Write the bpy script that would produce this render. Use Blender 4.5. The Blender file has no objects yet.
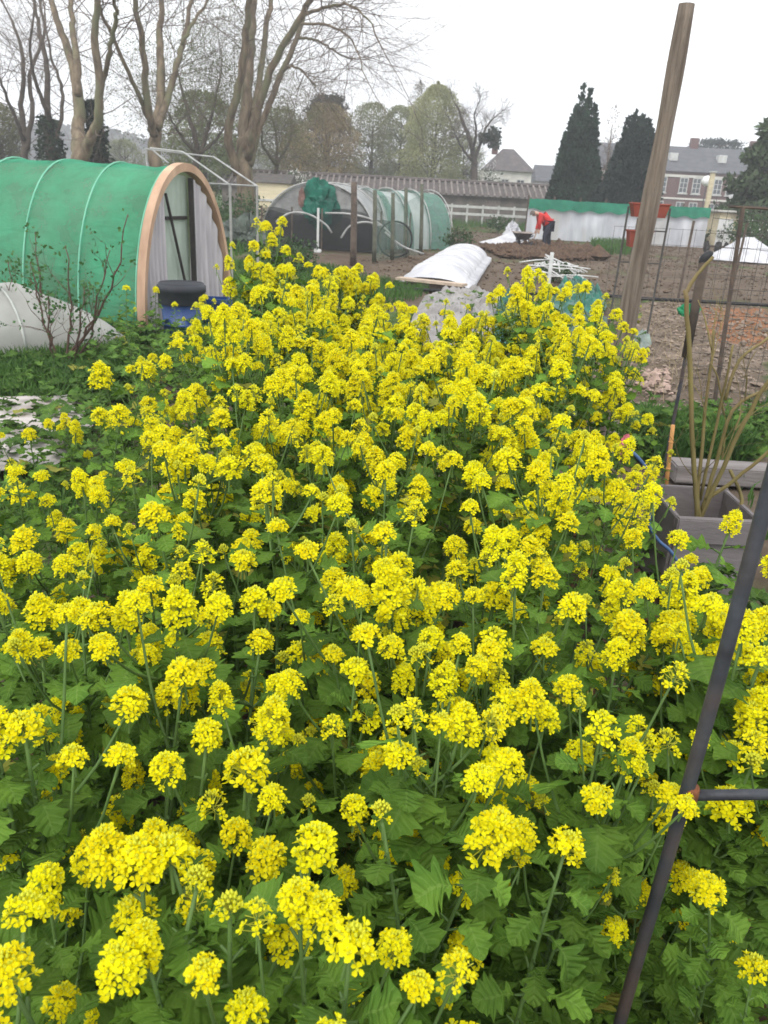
import bpy, bmesh, math, random
import numpy as np
from mathutils import Vector, Matrix

SC = bpy.context.scene
COL = SC.collection
rng = np.random.default_rng(7)
random.seed(7)
R = math.radians

# ------------------------------------------------------------------ camera
FPX, CAMH, PITCH, ROLL = 800.0, 1.7, R(21.7), R(3.0)
_f = np.array([0, math.cos(PITCH), -math.sin(PITCH)])
_u0 = np.array([0, math.sin(PITCH), math.cos(PITCH)])
_r0 = np.array([1.0, 0, 0])
_r = math.cos(ROLL) * _r0 + math.sin(ROLL) * _u0
_u = -math.sin(ROLL) * _r0 + math.cos(ROLL) * _u0
CAM = np.array([0, 0, CAMH])
cam_d = bpy.data.cameras.new('camera')
cam = bpy.data.objects.new('camera', cam_d)
COL.objects.link(cam)
cam.matrix_world = Matrix(((_r[0], _u[0], -_f[0], 0), (_r[1], _u[1], -_f[1], 0),
                           (_r[2], _u[2], -_f[2], CAMH), (0, 0, 0, 1)))
cam_d.sensor_fit = 'VERTICAL'
cam_d.sensor_height = 36
cam_d.lens = FPX / 1024 * 36
cam_d.clip_start, cam_d.clip_end = 0.05, 2000
cam_d.dof.use_dof = True
cam_d.dof.focus_distance = 1.5
cam_d.dof.aperture_fstop = 13
SC.camera = cam

# ------------------------------------------------------------------ light
SUN_EL, SUN_AZ = R(52), R(200)
w = bpy.data.worlds.new('World')
SC.world = w
w.use_nodes = True
nt = w.node_tree
nt.nodes.clear()
sky = nt.nodes.new('ShaderNodeTexSky')
sky.sky_type = 'NISHITA'
sky.sun_disc = False
sky.sun_elevation, sky.sun_rotation = SUN_EL, SUN_AZ
sky.air_density, sky.dust_density, sky.ozone_density = 1.0, 4.0, 1.0
hs = nt.nodes.new('ShaderNodeHueSaturation')
hs.inputs['Saturation'].default_value = 0.10
mx = nt.nodes.new('ShaderNodeMix')
mx.data_type = 'RGBA'
mx.inputs[0].default_value = 0.75
mx.inputs[7].default_value = (9.3, 9.5, 9.8, 1)
bg = nt.nodes.new('ShaderNodeBackground')
bg.inputs['Strength'].default_value = 0.12
wo = nt.nodes.new('ShaderNodeOutputWorld')
nt.links.new(sky.outputs[0], hs.inputs['Color'])
nt.links.new(hs.outputs[0], mx.inputs[6])
nt.links.new(mx.outputs[2], bg.inputs['Color'])
nt.links.new(bg.outputs[0], wo.inputs['Surface'])

sun_d = bpy.data.lights.new('sun', 'SUN')
sun_d.energy, sun_d.angle, sun_d.color = 0.9, R(25), (1.0, 0.97, 0.92)
sun = bpy.data.objects.new('sun', sun_d)
COL.objects.link(sun)
_sd = Vector((math.cos(SUN_EL) * math.sin(SUN_AZ), math.cos(SUN_EL) * math.cos(SUN_AZ), math.sin(SUN_EL)))
sun.rotation_euler = _sd.to_track_quat('Z', 'Y').to_euler()

vs = SC.view_settings
vs.view_transform, vs.look, vs.exposure, vs.gamma = 'Standard', 'None', 0.92, 1.0
vs.use_curve_mapping = False
cy = SC.cycles
cy.use_denoising = True
cy.max_bounces, cy.diffuse_bounces, cy.glossy_bounces = 6, 3, 2
cy.transmission_bounces, cy.transparent_max_bounces, cy.volume_bounces = 4, 16, 0

# ------------------------------------------------------------------ helpers
def ray(x, y):
    return _f + _r * (x - 384) / FPX + _u * (512 - y) / FPX

def G(x, y, z=0.0):            # where the sight line of a photo point meets the level z
    d = ray(x, y)
    return CAM + d * (z - CAMH) / d[2]

def Y(x, y, dist):             # where it stands at a distance down the garden
    d = ray(x, y)
    return CAM + d * dist / d[1]

def nrm(v):
    v = np.asarray(v, float)
    return v / (np.linalg.norm(v) + 1e-12)

def vnoise(x, y, seed=0):
    x = np.asarray(x, float); y = np.asarray(y, float)
    xi, yi = np.floor(x).astype(np.int64), np.floor(y).astype(np.int64)
    fx, fy = x - xi, y - yi
    fx, fy = fx * fx * (3 - 2 * fx), fy * fy * (3 - 2 * fy)
    def h(a, b):
        n = (a * 374761393 + b * 668265263 + seed * 982451653) & 0x7fffffff
        n = ((n ^ (n >> 13)) * 1274126177) & 0x7fffffff
        return ((n ^ (n >> 16)) & 0xffff) / 65535.0
    return (h(xi, yi) * (1 - fx) + h(xi + 1, yi) * fx) * (1 - fy) + (h(xi, yi + 1) * (1 - fx) + h(xi + 1, yi + 1) * fx) * fy

def fbm(x, y, seed=0, o=4):
    s, a, t = 0, 1, 0
    for i in range(o):
        s = s + a * vnoise(np.asarray(x) * 2 ** i, np.asarray(y) * 2 ** i, seed + i); t += a; a *= .5
    return s / t

class MB:
    """collects shapes that become one mesh"""
    def __init__(self):
        self.v, self.f, self.m, self.n = [], [], [], 0
    def add(self, v, f, m=0):
        v = np.asarray(v, float).reshape(-1, 3)
        self.v.append(v)
        k = self.n
        self.f.extend([tuple(int(i) + k for i in q) for q in f])
        self.m.extend([m] * len(f))
        self.n += len(v)
        return self
    def addn(self, v, f, m=0):
        v = np.asarray(v, float).reshape(-1, 3)
        self.v.append(v)
        self.f.extend((np.asarray(f) + self.n).tolist())
        self.m.extend([m] * len(f))
        self.n += len(v)
        return self
    def box(self, c, s, rot=None, m=0, bev=0.0):
        hx, hy, hz = [a / 2 for a in s]
        if bev > 0:
            bm = bmesh.new()
            bmesh.ops.create_cube(bm, size=1)
            for q in bm.verts: q.co = Vector((q.co.x * s[0], q.co.y * s[1], q.co.z * s[2]))
            bmesh.ops.bevel(bm, geom=bm.edges[:], offset=bev, segments=2, affect='EDGES')
            bm.verts.ensure_lookup_table()
            v = np.array([q.co[:] for q in bm.verts]); f = [[q.index for q in p.verts] for p in bm.faces]
            bm.free()
        else:
            v = np.array([(x, y, z) for x in (-hx, hx) for y in (-hy, hy) for z in (-hz, hz)])
            f = [(0, 1, 3, 2), (4, 6, 7, 5), (0, 4, 5, 1), (2, 3, 7, 6), (0, 2, 6, 4), (1, 5, 7, 3)]
        if rot is not None:
            v = v @ np.array(rot).T
        return self.add(v + np.asarray(c, float), f, m)
    def bar(self, a, b, wd, th, m=0, up=(0, 0, 1)):
        a, b = np.asarray(a, float), np.asarray(b, float)
        z = nrm(b - a); x = np.cross(np.asarray(up, float), z)
        if np.linalg.norm(x) < 1e-4: x = np.cross((0, 1, 0), z)
        x = nrm(x); y = np.cross(z, x)
        return self.box((a + b) / 2, (wd, th, np.linalg.norm(b - a)), np.array([x, y, z]).T, m)
    def tube(self, pts, rad, n=8, m=0, cap=True, smooth=0):
        pts = np.asarray(pts, float)
        rad = np.full(len(pts), rad, float) if np.isscalar(rad) else np.asarray(rad, float)
        if smooth:
            pts, rad = resample(pts, rad, smooth)
        t = np.gradient(pts, axis=0); t /= np.linalg.norm(t, axis=1)[:, None] + 1e-12
        a = np.cross(t[0], (0, 0, 1.0))
        if np.linalg.norm(a) < 1e-3: a = np.cross(t[0], (0, 1.0, 0))
        a = nrm(a); V = []
        ang = np.arange(n) * 2 * math.pi / n
        for i in range(len(pts)):
            a = nrm(a - t[i] * (a @ t[i])); b = np.cross(t[i], a)
            V.append(pts[i] + rad[i] * (np.cos(ang)[:, None] * a + np.sin(ang)[:, None] * b))
        f = []
        for i in range(len(pts) - 1):
            for j in range(n):
                k = (j + 1) % n
                f.append((i * n + j, i * n + k, (i + 1) * n + k, (i + 1) * n + j))
        if cap:
            f.append(tuple(range(n - 1, -1, -1))); f.append(tuple(range((len(pts) - 1) * n, len(pts) * n)))
        return self.add(np.concatenate(V), f, m)
    def segs(self, A, B, ra, rb, n=3, m=0):
        A, B = np.asarray(A, float), np.asarray(B, float)
        if len(A) == 0: return self
        ra, rb = np.broadcast_to(ra, len(A)), np.broadcast_to(rb, len(A))
        t = B - A; t = t / (np.linalg.norm(t, axis=1)[:, None] + 1e-12)
        ref = np.where(np.abs(t[:, 2:3]) > .9, np.array([[0, 1., 0]]), np.array([[0, 0, 1.]]))
        a = np.cross(t, ref); a /= np.linalg.norm(a, axis=1)[:, None] + 1e-12
        b = np.cross(t, a)
        ang = np.arange(n) * 2 * math.pi / n
        off = np.cos(ang)[None, :, None] * a[:, None] + np.sin(ang)[None, :, None] * b[:, None]
        V = np.concatenate([A[:, None] + off * ra[:, None, None], B[:, None] + off * rb[:, None, None]], 1)
        q = np.array([(j, (j + 1) % n, n + (j + 1) % n, n + j) for j in range(n)])
        F = (np.arange(len(A)) * 2 * n)[:, None, None] + q[None]
        return self.addn(V.reshape(-1, 3), F.reshape(-1, 4), m)
    def lathe(self, c, prof, n=20, m=0):
        V, f = [], []
        ang = np.arange(n) * 2 * math.pi / n
        for r_, z_ in prof:
            V.append(np.stack([np.cos(ang) * r_, np.sin(ang) * r_, np.full(n, z_)], 1))
        for i in range(len(prof) - 1):
            for j in range(n):
                k = (j + 1) % n
                f.append((i * n + j, i * n + k, (i + 1) * n + k, (i + 1) * n + j))
        f.append(tuple(range(n - 1, -1, -1))); f.append(tuple(range((len(prof) - 1) * n, len(prof) * n)))
        return self.add(np.concatenate(V) + np.asarray(c, float), f, m)
    def grid(self, fn, nu, nv, m=0):
        us, vs_ = np.meshgrid(np.linspace(0, 1, nu), np.linspace(0, 1, nv), indexing='ij')
        P = np.asarray(fn(us, vs_)); V = np.moveaxis(P, 0, -1).reshape(-1, 3)
        i, j = np.meshgrid(np.arange(nu - 1), np.arange(nv - 1), indexing='ij')
        a = (i * nv + j).ravel()
        return self.addn(V, np.stack([a, a + nv, a + nv + 1, a + 1], 1), m)
    def leaves(self, P, size, up=None, m=0, asp=0.6, seed=0, flat=0.0):
        """many small leaf-shaped faces"""
        g = np.random.default_rng(seed); n = len(P)
        if n == 0: return self
        d = g.normal(size=(n, 3)) if up is None else np.asarray(up) + g.normal(size=(n, 3)) * .6
        d /= np.linalg.norm(d, axis=1)[:, None]
        nn = g.normal(size=(n, 3)); nn[:, 2] += flat
        s = np.cross(d, nn); s /= np.linalg.norm(s, axis=1)[:, None] + 1e-9
        size = np.broadcast_to(size, n) * g.uniform(.6, 1.3, n)
        L = size[:, None]; k = np.cross(s, d)
        V = np.stack([P, P + d * L * .5 + s * L * asp * .5 + k * L * .08, P + d * L, P + d * L * .5 - s * L * asp * .5 + k * L * .08], 1)
        F = np.arange(n * 4).reshape(n, 4)
        return self.addn(V.reshape(-1, 3), F, m)
    def build(self, name, mats, parent=None, smooth=False, local=False, veins=0):
        me = bpy.data.meshes.new(name)
        v = np.concatenate(self.v) if self.v else np.zeros((0, 3))
        if parent is not None and not local:
            L = np.zeros(3); p = parent
            while p is not None:
                L += np.array(p.location); p = p.parent
            v = v - L
        me.from_pydata(v.tolist(), [], self.f)
        mats = mats if isinstance(mats, (list, tuple)) else [mats]
        for q in mats: me.materials.append(q)
        if len(mats) > 1: me.polygons.foreach_set('material_index', self.m)
        if smooth: me.polygons.foreach_set('use_smooth', [True] * len(me.polygons))
        if veins:                      # where on its leaf each vertex lies: along and across
            n = len(v) // (veins * 5)
            tint = np.repeat(np.random.default_rng(n).uniform(.68, 1.42, n), veins * 5)
            for nm, arr in (('tint', tint), ('along', np.tile(np.repeat([a[0] for a in LOBE], 5), n)), ('across', np.tile([-1, -.5, 0, .5, 1], n * veins))):
                at = me.attributes.new(nm, 'FLOAT', 'POINT'); at.data.foreach_set('value', np.asarray(arr, np.float32))
        me.update()
        o = bpy.data.objects.new(name, me)
        COL.objects.link(o)
        if parent is not None: o.parent = parent
        return o

LOBE = [(.0, .012), (.10, .014), (.14, .11), (.19, .19), (.24, .06), (.29, .07), (.34, .25), (.39, .37), (.44, .29), (.48, .19), (.53, .27), (.58, .42), (.62, .38), (.66, .27), (.71, .30), (.75, .33), (.80, .23), (.85, .19), (.90, .15), (.95, .08), (1.0, .0)]

def resample(pts, rad, k):
    P = np.vstack([2 * pts[0] - pts[1], pts, 2 * pts[-1] - pts[-2]]); out, ro = [], []
    for i in range(len(pts) - 1):
        p0, p1, p2, p3 = P[i:i + 4]
        for t in np.arange(k) / k:
            out.append(.5 * ((2 * p1) + (-p0 + p2) * t + (2 * p0 - 5 * p1 + 4 * p2 - p3) * t * t + (-p0 + 3 * p1 - 3 * p2 + p3) * t ** 3))
            ro.append(rad[i] * (1 - t) + rad[i + 1] * t)
    out.append(pts[-1]); ro.append(rad[-1])
    return np.array(out), np.array(ro)

def tag(o, label, cat=None, group=None, kind=None):
    if label: o['label'] = label
    if cat: o['category'] = cat
    if group: o['group'] = group
    if kind: o['kind'] = kind
    return o

def thing(name, label, cat, loc=(0, 0, 0), group=None, rz=0.0):
    o = bpy.data.objects.new(name, None)
    o.empty_display_size = .1
    COL.objects.link(o)
    o.location = tuple(float(a) for a in loc); o.rotation_euler = (0, 0, rz)
    return tag(o, label, cat, group)

def copy_tree(o, parent=None):
    c = o.copy(); COL.objects.link(c)
    if parent is not None: c.parent = parent
    for ch in list(o.children): copy_tree(ch, c)
    return c

MATS = {}
def mat(name, c, c2=None, scale=6.0, rough=.7, bump=0.0, bscale=None, trans=0.0, spec=.25, metal=0.0, rnd=0.0, lo=.35, hi=.65, detail=6.0, stretch=None, alpha=1.0, tcol=None, c3=None, s3=1.0):
    if name in MATS: return MATS[name]
    M = bpy.data.materials.new(name); M.use_nodes = True
    n = M.node_tree; L = n.links
    b = n.nodes['Principled BSDF']; out = n.nodes['Material Output']
    b.inputs['Roughness'].default_value = rough
    b.inputs['Specular IOR Level'].default_value = spec
    b.inputs['Metallic'].default_value = metal
    if alpha < 1: b.inputs['Alpha'].default_value = alpha
    tc = n.nodes.new('ShaderNodeTexCoord'); src = tc.outputs['Object']
    if stretch:
        mp = n.nodes.new('ShaderNodeMapping'); mp.inputs['Scale'].default_value = stretch
        L.new(src, mp.inputs['Vector']); src = mp.outputs['Vector']
    nz = n.nodes.new('ShaderNodeTexNoise'); nz.inputs['Scale'].default_value = scale; nz.inputs['Detail'].default_value = detail
    L.new(src, nz.inputs['Vector'])
    rp = n.nodes.new('ShaderNodeValToRGB')
    c2 = c2 or tuple(a * .6 for a in c)
    rp.color_ramp.elements[0].position, rp.color_ramp.elements[1].position = lo, hi
    rp.color_ramp.elements[0].color = (*c2, 1); rp.color_ramp.elements[1].color = (*c, 1)
    L.new(nz.outputs['Fac'], rp.inputs['Fac']); col = rp.outputs['Color']
    if c3:
        n3 = n.nodes.new('ShaderNodeTexNoise'); n3.inputs['Scale'].default_value = s3; n3.inputs['Detail'].default_value = 3
        L.new(src, n3.inputs['Vector'])
        r3 = n.nodes.new('ShaderNodeValToRGB'); r3.color_ramp.elements[0].position, r3.color_ramp.elements[1].position = .48, .62
        L.new(n3.outputs['Fac'], r3.inputs['Fac'])
        m3 = n.nodes.new('ShaderNodeMix'); m3.data_type = 'RGBA'; m3.inputs[7].default_value = (*c3, 1)
        L.new(r3.outputs['Color'], m3.inputs[0]); L.new(col, m3.inputs[6]); col = m3.outputs[2]
    if rnd:
        oi = n.nodes.new('ShaderNodeObjectInfo'); mr = n.nodes.new('ShaderNodeMapRange')
        mr.inputs['To Min'].default_value, mr.inputs['To Max'].default_value = 1 - rnd, 1 + rnd
        L.new(oi.outputs['Random'], mr.inputs['Value'])
        hv = n.nodes.new('ShaderNodeHueSaturation'); L.new(mr.outputs[0], hv.inputs['Value']); L.new(col, hv.inputs['Color'])
        col = hv.outputs['Color']
    L.new(col, b.inputs['Base Color'])
    if bump:
        bn = n.nodes.new('ShaderNodeTexNoise'); bn.inputs['Scale'].default_value = bscale or scale * 3; bn.inputs['Detail'].default_value = 8
        L.new(src, bn.inputs['Vector'])
        bp = n.nodes.new('ShaderNodeBump'); bp.inputs['Strength'].default_value = bump; bp.inputs['Distance'].default_value = .02
        L.new(bn.outputs['Fac'], bp.inputs['Height']); L.new(bp.outputs[0], b.inputs['Normal'])
    if trans:
        tr = n.nodes.new('ShaderNodeBsdfTranslucent'); ms = n.nodes.new('ShaderNodeMixShader')
        ms.inputs[0].default_value = trans
        if tcol: tr.inputs['Color'].default_value = (*tcol, 1)
        else: L.new(col, tr.inputs['Color'])
        L.new(b.outputs[0], ms.inputs[1]); L.new(tr.outputs[0], ms.inputs[2]); L.new(ms.outputs[0], out.inputs['Surface'])
    MATS[name] = M
    return M

def sheer(name, c, op):
    """a fine net or film: part of the light goes straight through"""
    if name in MATS: return MATS[name]
    M = bpy.data.materials.new(name); M.use_nodes = True
    n = M.node_tree; L = n.links; b = n.nodes['Principled BSDF']; out = n.nodes['Material Output']
    b.inputs['Roughness'].default_value = .6; b.inputs['Specular IOR Level'].default_value = .2
    tc = n.nodes.new('ShaderNodeTexCoord'); nz = n.nodes.new('ShaderNodeTexNoise'); nz.inputs['Scale'].default_value = 2.2; nz.inputs['Detail'].default_value = 9; nz.inputs['Roughness'].default_value = .62
    mp = n.nodes.new('ShaderNodeMapping'); mp.inputs['Scale'].default_value = (1, 1, 3.2); L.new(tc.outputs['Object'], mp.inputs['Vector'])
    cz = n.nodes.new('ShaderNodeTexNoise'); cz.inputs['Scale'].default_value = 3.5; cz.inputs['Detail'].default_value = 5; cz.inputs['Distortion'].default_value = .8; L.new(mp.outputs[0], cz.inputs['Vector'])
    bu = n.nodes.new('ShaderNodeBump'); bu.inputs['Strength'].default_value = .7; bu.inputs['Distance'].default_value = .05; L.new(cz.outputs['Fac'], bu.inputs['Height']); L.new(bu.outputs[0], b.inputs['Normal'])
    L.new(tc.outputs['Object'], nz.inputs['Vector'])
    rp = n.nodes.new('ShaderNodeValToRGB'); rp.color_ramp.elements[0].position = .3; rp.color_ramp.elements[1].position = .7
    rp.color_ramp.elements[0].color = (*[a * .65 for a in c], 1); rp.color_ramp.elements[1].color = (*[min(1, a * 1.2) for a in c], 1)
    L.new(nz.outputs['Fac'], rp.inputs['Fac']); L.new(rp.outputs['Color'], b.inputs['Base Color'])
    tl = n.nodes.new('ShaderNodeBsdfTranslucent'); L.new(rp.outputs['Color'], tl.inputs['Color'])
    m1 = n.nodes.new('ShaderNodeMixShader'); m1.inputs[0].default_value = .35
    tp = n.nodes.new('ShaderNodeBsdfTransparent'); m2 = n.nodes.new('ShaderNodeMixShader')
    mr = n.nodes.new('ShaderNodeMapRange'); mr.inputs['From Min'].default_value = .3; mr.inputs['From Max'].default_value = .7
    mr.inputs['To Min'].default_value = op - .08; mr.inputs['To Max'].default_value = min(1, op + .08)
    L.new(nz.outputs['Fac'], mr.inputs['Value']); L.new(mr.outputs[0], m2.inputs[0])
    L.new(b.outputs[0], m1.inputs[1]); L.new(tl.outputs[0], m1.inputs[2])
    L.new(tp.outputs[0], m2.inputs[1]); L.new(m1.outputs[0], m2.inputs[2]); L.new(m2.outputs[0], out.inputs['Surface'])
    MATS[name] = M
    return M

def in_poly(x, y, poly):
    x = np.asarray(x); y = np.asarray(y); c = np.zeros(x.shape, bool); n = len(poly)
    for i in range(n):
        x0, y0 = poly[i]; x1, y1 = poly[(i + 1) % n]
        h = ((y0 > y) != (y1 > y)) & (x < (x1 - x0) * (y - y0) / ((y1 - y0) or 1e-9) + x0)
        c ^= h
    return c

def scatter(poly, n, seed):
    g = np.random.default_rng(seed); P = np.array(poly); lo, hi = P.min(0), P.max(0); out = np.zeros((0, 2))
    while len(out) < n:
        q = g.uniform(lo, hi, (n * 2, 2)); out = np.vstack([out, q[in_poly(q[:, 0], q[:, 1], poly)]])
    return out[:n]

def GP(*px):                   # a patch of ground given by its corners
    return [tuple(G(x, y)[:2]) for x, y in px]

# ------------------------------------------------------------------ shared materials
SOIL = mat('dug_soil', (.115, .072, .046), (.05, .031, .02), 9, .95, .8, 30)
SOILDRY = mat('dry_soil', (.15, .108, .074), (.08, .057, .039), 7, .95, .6, 30)
WOODTAN = mat('new_board', (.52, .35, .235), (.33, .21, .14), 4, .7, .2, 30, stretch=(1, 1, .25))
WOODGREY = mat('weathered_pole', (.215, .175, .14), (.105, .082, .064), 7, .9, .8, 30, stretch=(6, 6, .35), c3=(.25, .215, .18), s3=1.6)
POSTBROWN = mat('fence_post_wood', (.13, .10, .08), (.07, .055, .045), 8, .9, .4, 30)
WHITEFLEECE = mat('white_fleece', (.70, .70, .72), (.52, .52, .55), 2.5, .85, .35, 9, trans=.25)
PIPEWHITE = mat('white_pipe', (.62, .62, .61), (.45, .45, .43), 5, .5)
GREENTARP = mat('green_tarp', (.010, .125, .085), (.004, .05, .035), 5, .45, .5, 9, spec=.4)
DARKNET = sheer('black_net', (.03, .033, .033), .62)
FILM = sheer('clear_film', (.55, .58, .56), .62)
BARK = mat('plane_bark', (.22, .172, .115), (.09, .068, .047), 2.6, .9, .9, 9, stretch=(2, 2, .5), c3=(.15, .15, .085), s3=.7)
DARKBARK = mat('dark_bark', (.10, .08, .062), (.055, .045, .036), 3, .9, .4, 9)
TWIG = mat('twig_bark', (.16, .125, .10), (.10, .08, .065), 3, .9)
IVY = mat('ivy_leaves', (.022, .045, .016), (.010, .022, .009), 3, .5, trans=.15)
GRASS = mat('grass_blades', (.075, .16, .03), (.035, .085, .018), 2.2, .7, trans=.3, lo=.3, hi=.7)
WEED = mat('weed_leaves', (.07, .165, .042), (.035, .09, .024), 5, .6, trans=.28, rnd=.15)
IRON = mat('rusted_iron', (.055, .060, .072), (.026, .028, .034), 14, .55, .12, 60, metal=.3, spec=.45, c3=(.075, .055, .05), s3=5)
WIRE = mat('dark_wire', (.10, .092, .085), (.06, .056, .052), 10, .6, metal=.4)

# ------------------------------------------------------------------ ground
def bed_poly():
    return [(-.75, .2), (.85, .2), (.74, 1.0), (.53, 1.5), (.52, 2.0), (.67, 2.6), (.88, 3.2), (.96, 3.95), (.6, 4.6), (-.2, 4.55), (-.8, 4.0), (-.95, 3.0), (-.95, 2.1), (-1.25, 1.7), (-1.0, 1.0)]
BED = bed_poly()
ys = [-6.0]
while ys[-1] < 430: ys.append(ys[-1] + (.2 if ys[-1] < 0 else max(.07, .0125 * ys[-1])))
ys = np.array(ys); ts = np.linspace(-1, 1, 300)
YY = np.repeat(ys[:, None], 300, 1); XX = ts[None, :] * (7 + 1.05 * np.abs(YY)) + .05 * np.maximum(YY, 0)
grassy = np.clip((fbm(XX * .5, YY * .5, 3) - .42) * 5, 0, 1)
plotA = GP((300, 272), (395, 252), (445, 215), (525, 236), (768, 246), (768, 300), (640, 297), (520, 292), (430, 300))
plotN = GP((640, 300), (768, 308), (768, 425), (620, 420), (560, 350))
farp = in_poly(XX, YY, plotA); nearp = in_poly(XX, YY, plotN)
grassy = np.where(farp, np.clip((fbm(XX * .35, YY * .35, 9) - .66) * 5, 0, 1), grassy)
grassy = np.where(nearp, np.clip((fbm(XX * 1.2, YY * 1.2, 5) - .72) * 4, 0, .6), grassy)
grassy = np.where(in_poly(XX, YY, [(-1.5, -1), (1.5, -1), (1.6, 4.9), (-1.4, 4.9)]), 0, grassy)
grassy = np.where(YY > 46, np.clip((fbm(XX * .1, YY * .1, 19) - .25) * 3, 0, 1), grassy)
litter = np.where(nearp, np.clip((fbm(XX * .9, YY * .9, 31) - .36) * 5, 0, 1), 0)
redp = in_poly(XX, YY, GP((700, 306), (768, 308), (768, 346), (715, 340)))
near = np.clip(1.4 - YY / 45, 0.15, 1)
ZZ = (.07 * (fbm(XX * 2.6, YY * 2.6, 1) - .5) + .03 * (fbm(XX * 9, YY * 9, 4) - .5)) * near
ZZ = ZZ - .02
me = bpy.data.meshes.new('ground')
nI, nJ = YY.shape
i, j = np.meshgrid(np.arange(nI - 1), np.arange(nJ - 1), indexing='ij'); a = (i * nJ + j).ravel()
me.from_pydata(np.stack([XX, YY, ZZ], -1).reshape(-1, 3).tolist(), [], np.stack([a, a + 1, a + nJ + 1, a + nJ], 1).tolist())
me.polygons.foreach_set('use_smooth', [True] * len(me.polygons))
for nm, arr in (('grassy', grassy), ('litter', litter), ('reddish', redp.astype(float))):
    at = me.attributes.new(nm, 'FLOAT', 'POINT'); at.data.foreach_set('value', np.ascontiguousarray(arr, float).ravel().astype(np.float32))
def ground_mat():
    M = bpy.data.materials.new('ground_soil'); M.use_nodes = True
    n = M.node_tree; L = n.links; b = n.nodes['Principled BSDF']
    b.inputs['Roughness'].default_value = .95; b.inputs['Specular IOR Level'].default_value = .1
    tc = n.nodes.new('ShaderNodeTexCoord')
    def noise(s, d=6, rough=.6):
        z = n.nodes.new('ShaderNodeTexNoise'); z.inputs['Scale'].default_value = s; z.inputs['Detail'].default_value = d; z.inputs['Roughness'].default_value = rough
        L.new(tc.outputs['Object'], z.inputs['Vector']); return z.outputs['Fac']
    def ramp(f, c0, c1, p0=.35, p1=.65):
        r_ = n.nodes.new('ShaderNodeValToRGB'); r_.color_ramp.elements[0].position, r_.color_ramp.elements[1].position = p0, p1
        r_.color_ramp.elements[0].color = (*c0, 1); r_.color_ramp.elements[1].color = (*c1, 1); L.new(f, r_.inputs['Fac']); return r_.outputs['Color']
    def mix(f, a_, b_):
        m_ = n.nodes.new('ShaderNodeMix'); m_.data_type = 'RGBA'; L.new(f, m_.inputs[0]); L.new(a_, m_.inputs[6]); L.new(b_, m_.inputs[7]); return m_.outputs[2]
    def attr(nm):
        q = n.nodes.new('ShaderNodeAttribute'); q.attribute_name = nm; return q.outputs['Fac']
    soil = mix(ramp(noise(.5, 4), (0, 0, 0), (1, 1, 1), .4, .6), ramp(noise(5, 8, .7), (.060, .043, .030), (.128, .094, .068)), ramp(noise(6, 8, .7), (.084, .064, .047), (.165, .128, .096)))
    vo = n.nodes.new('ShaderNodeTexVoronoi'); vo.inputs['Scale'].default_value = 13; L.new(tc.outputs['Object'], vo.inputs['Vector'])
    bits = mix(ramp(noise(2.2, 8, .7), (.15, .15, .15), (1, 1, 1), .35, .65), ramp(noise(14, 10, .8), (.075, .055, .039), (.20, .155, .115)), ramp(vo.outputs['Color'], (.10, .076, .058), (.27, .215, .17), .2, .9))
    soil = mix(attr('litter'), soil, bits)
    soil = mix(attr('reddish'), soil, ramp(noise(8, 6), (.15, .062, .028), (.30, .15, .08)))
    gr = ramp(noise(3, 8, .7), (.03, .05, .014), (.085, .13, .035))
    L.new(mix(attr('grassy'), soil, gr), b.inputs['Base Color'])
    bp = n.nodes.new('ShaderNodeBump'); bp.inputs['Strength'].default_value = .8; bp.inputs['Distance'].default_value = .03
    L.new(noise(22, 10, .75), bp.inputs['Height']); L.new(bp.outputs[0], b.inputs['Normal'])
    return M
me.materials.append(ground_mat())
ground = bpy.data.objects.new('ground', me); COL.objects.link(ground); tag(ground, None, kind='structure')

hm = MB()
def hill(u, v):
    x = -330 + 560 * u; yy = 300 + 90 * v
    z = (9 * np.exp(-((u - .36) / .12) ** 2) + 7 + 5 * (fbm(u * 9, v * 3, 71) - .5)) * np.sin(np.clip(v, 0, 1) * math.pi) - .5
    return x, yy, z
hm.grid(hill, 90, 16)
tag(hm.build('hills', mat('wooded_hillside', (.075, .085, .06), (.04, .05, .035), .12, .95), smooth=True), None, kind='structure')
hp = MB(); P = np.stack([rng.uniform(-300, 200, 9000), rng.uniform(300, 385, 9000)], 1)
uu, vv = (P[:, 0] + 330) / 560, (P[:, 1] - 300) / 90
hz_ = hill(uu, vv)[2]
hp.leaves(np.stack([P[:, 0], P[:, 1], hz_ + rng.uniform(0, 3, len(P))], 1), 4.0, asp=.8, seed=5)
tag(hp.build('woods', mat('far_woods', (.09, .085, .06), (.045, .05, .035), .05, .9)), 'distant wooded hillside behind the bare trees', 'woods', kind='stuff')

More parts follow.
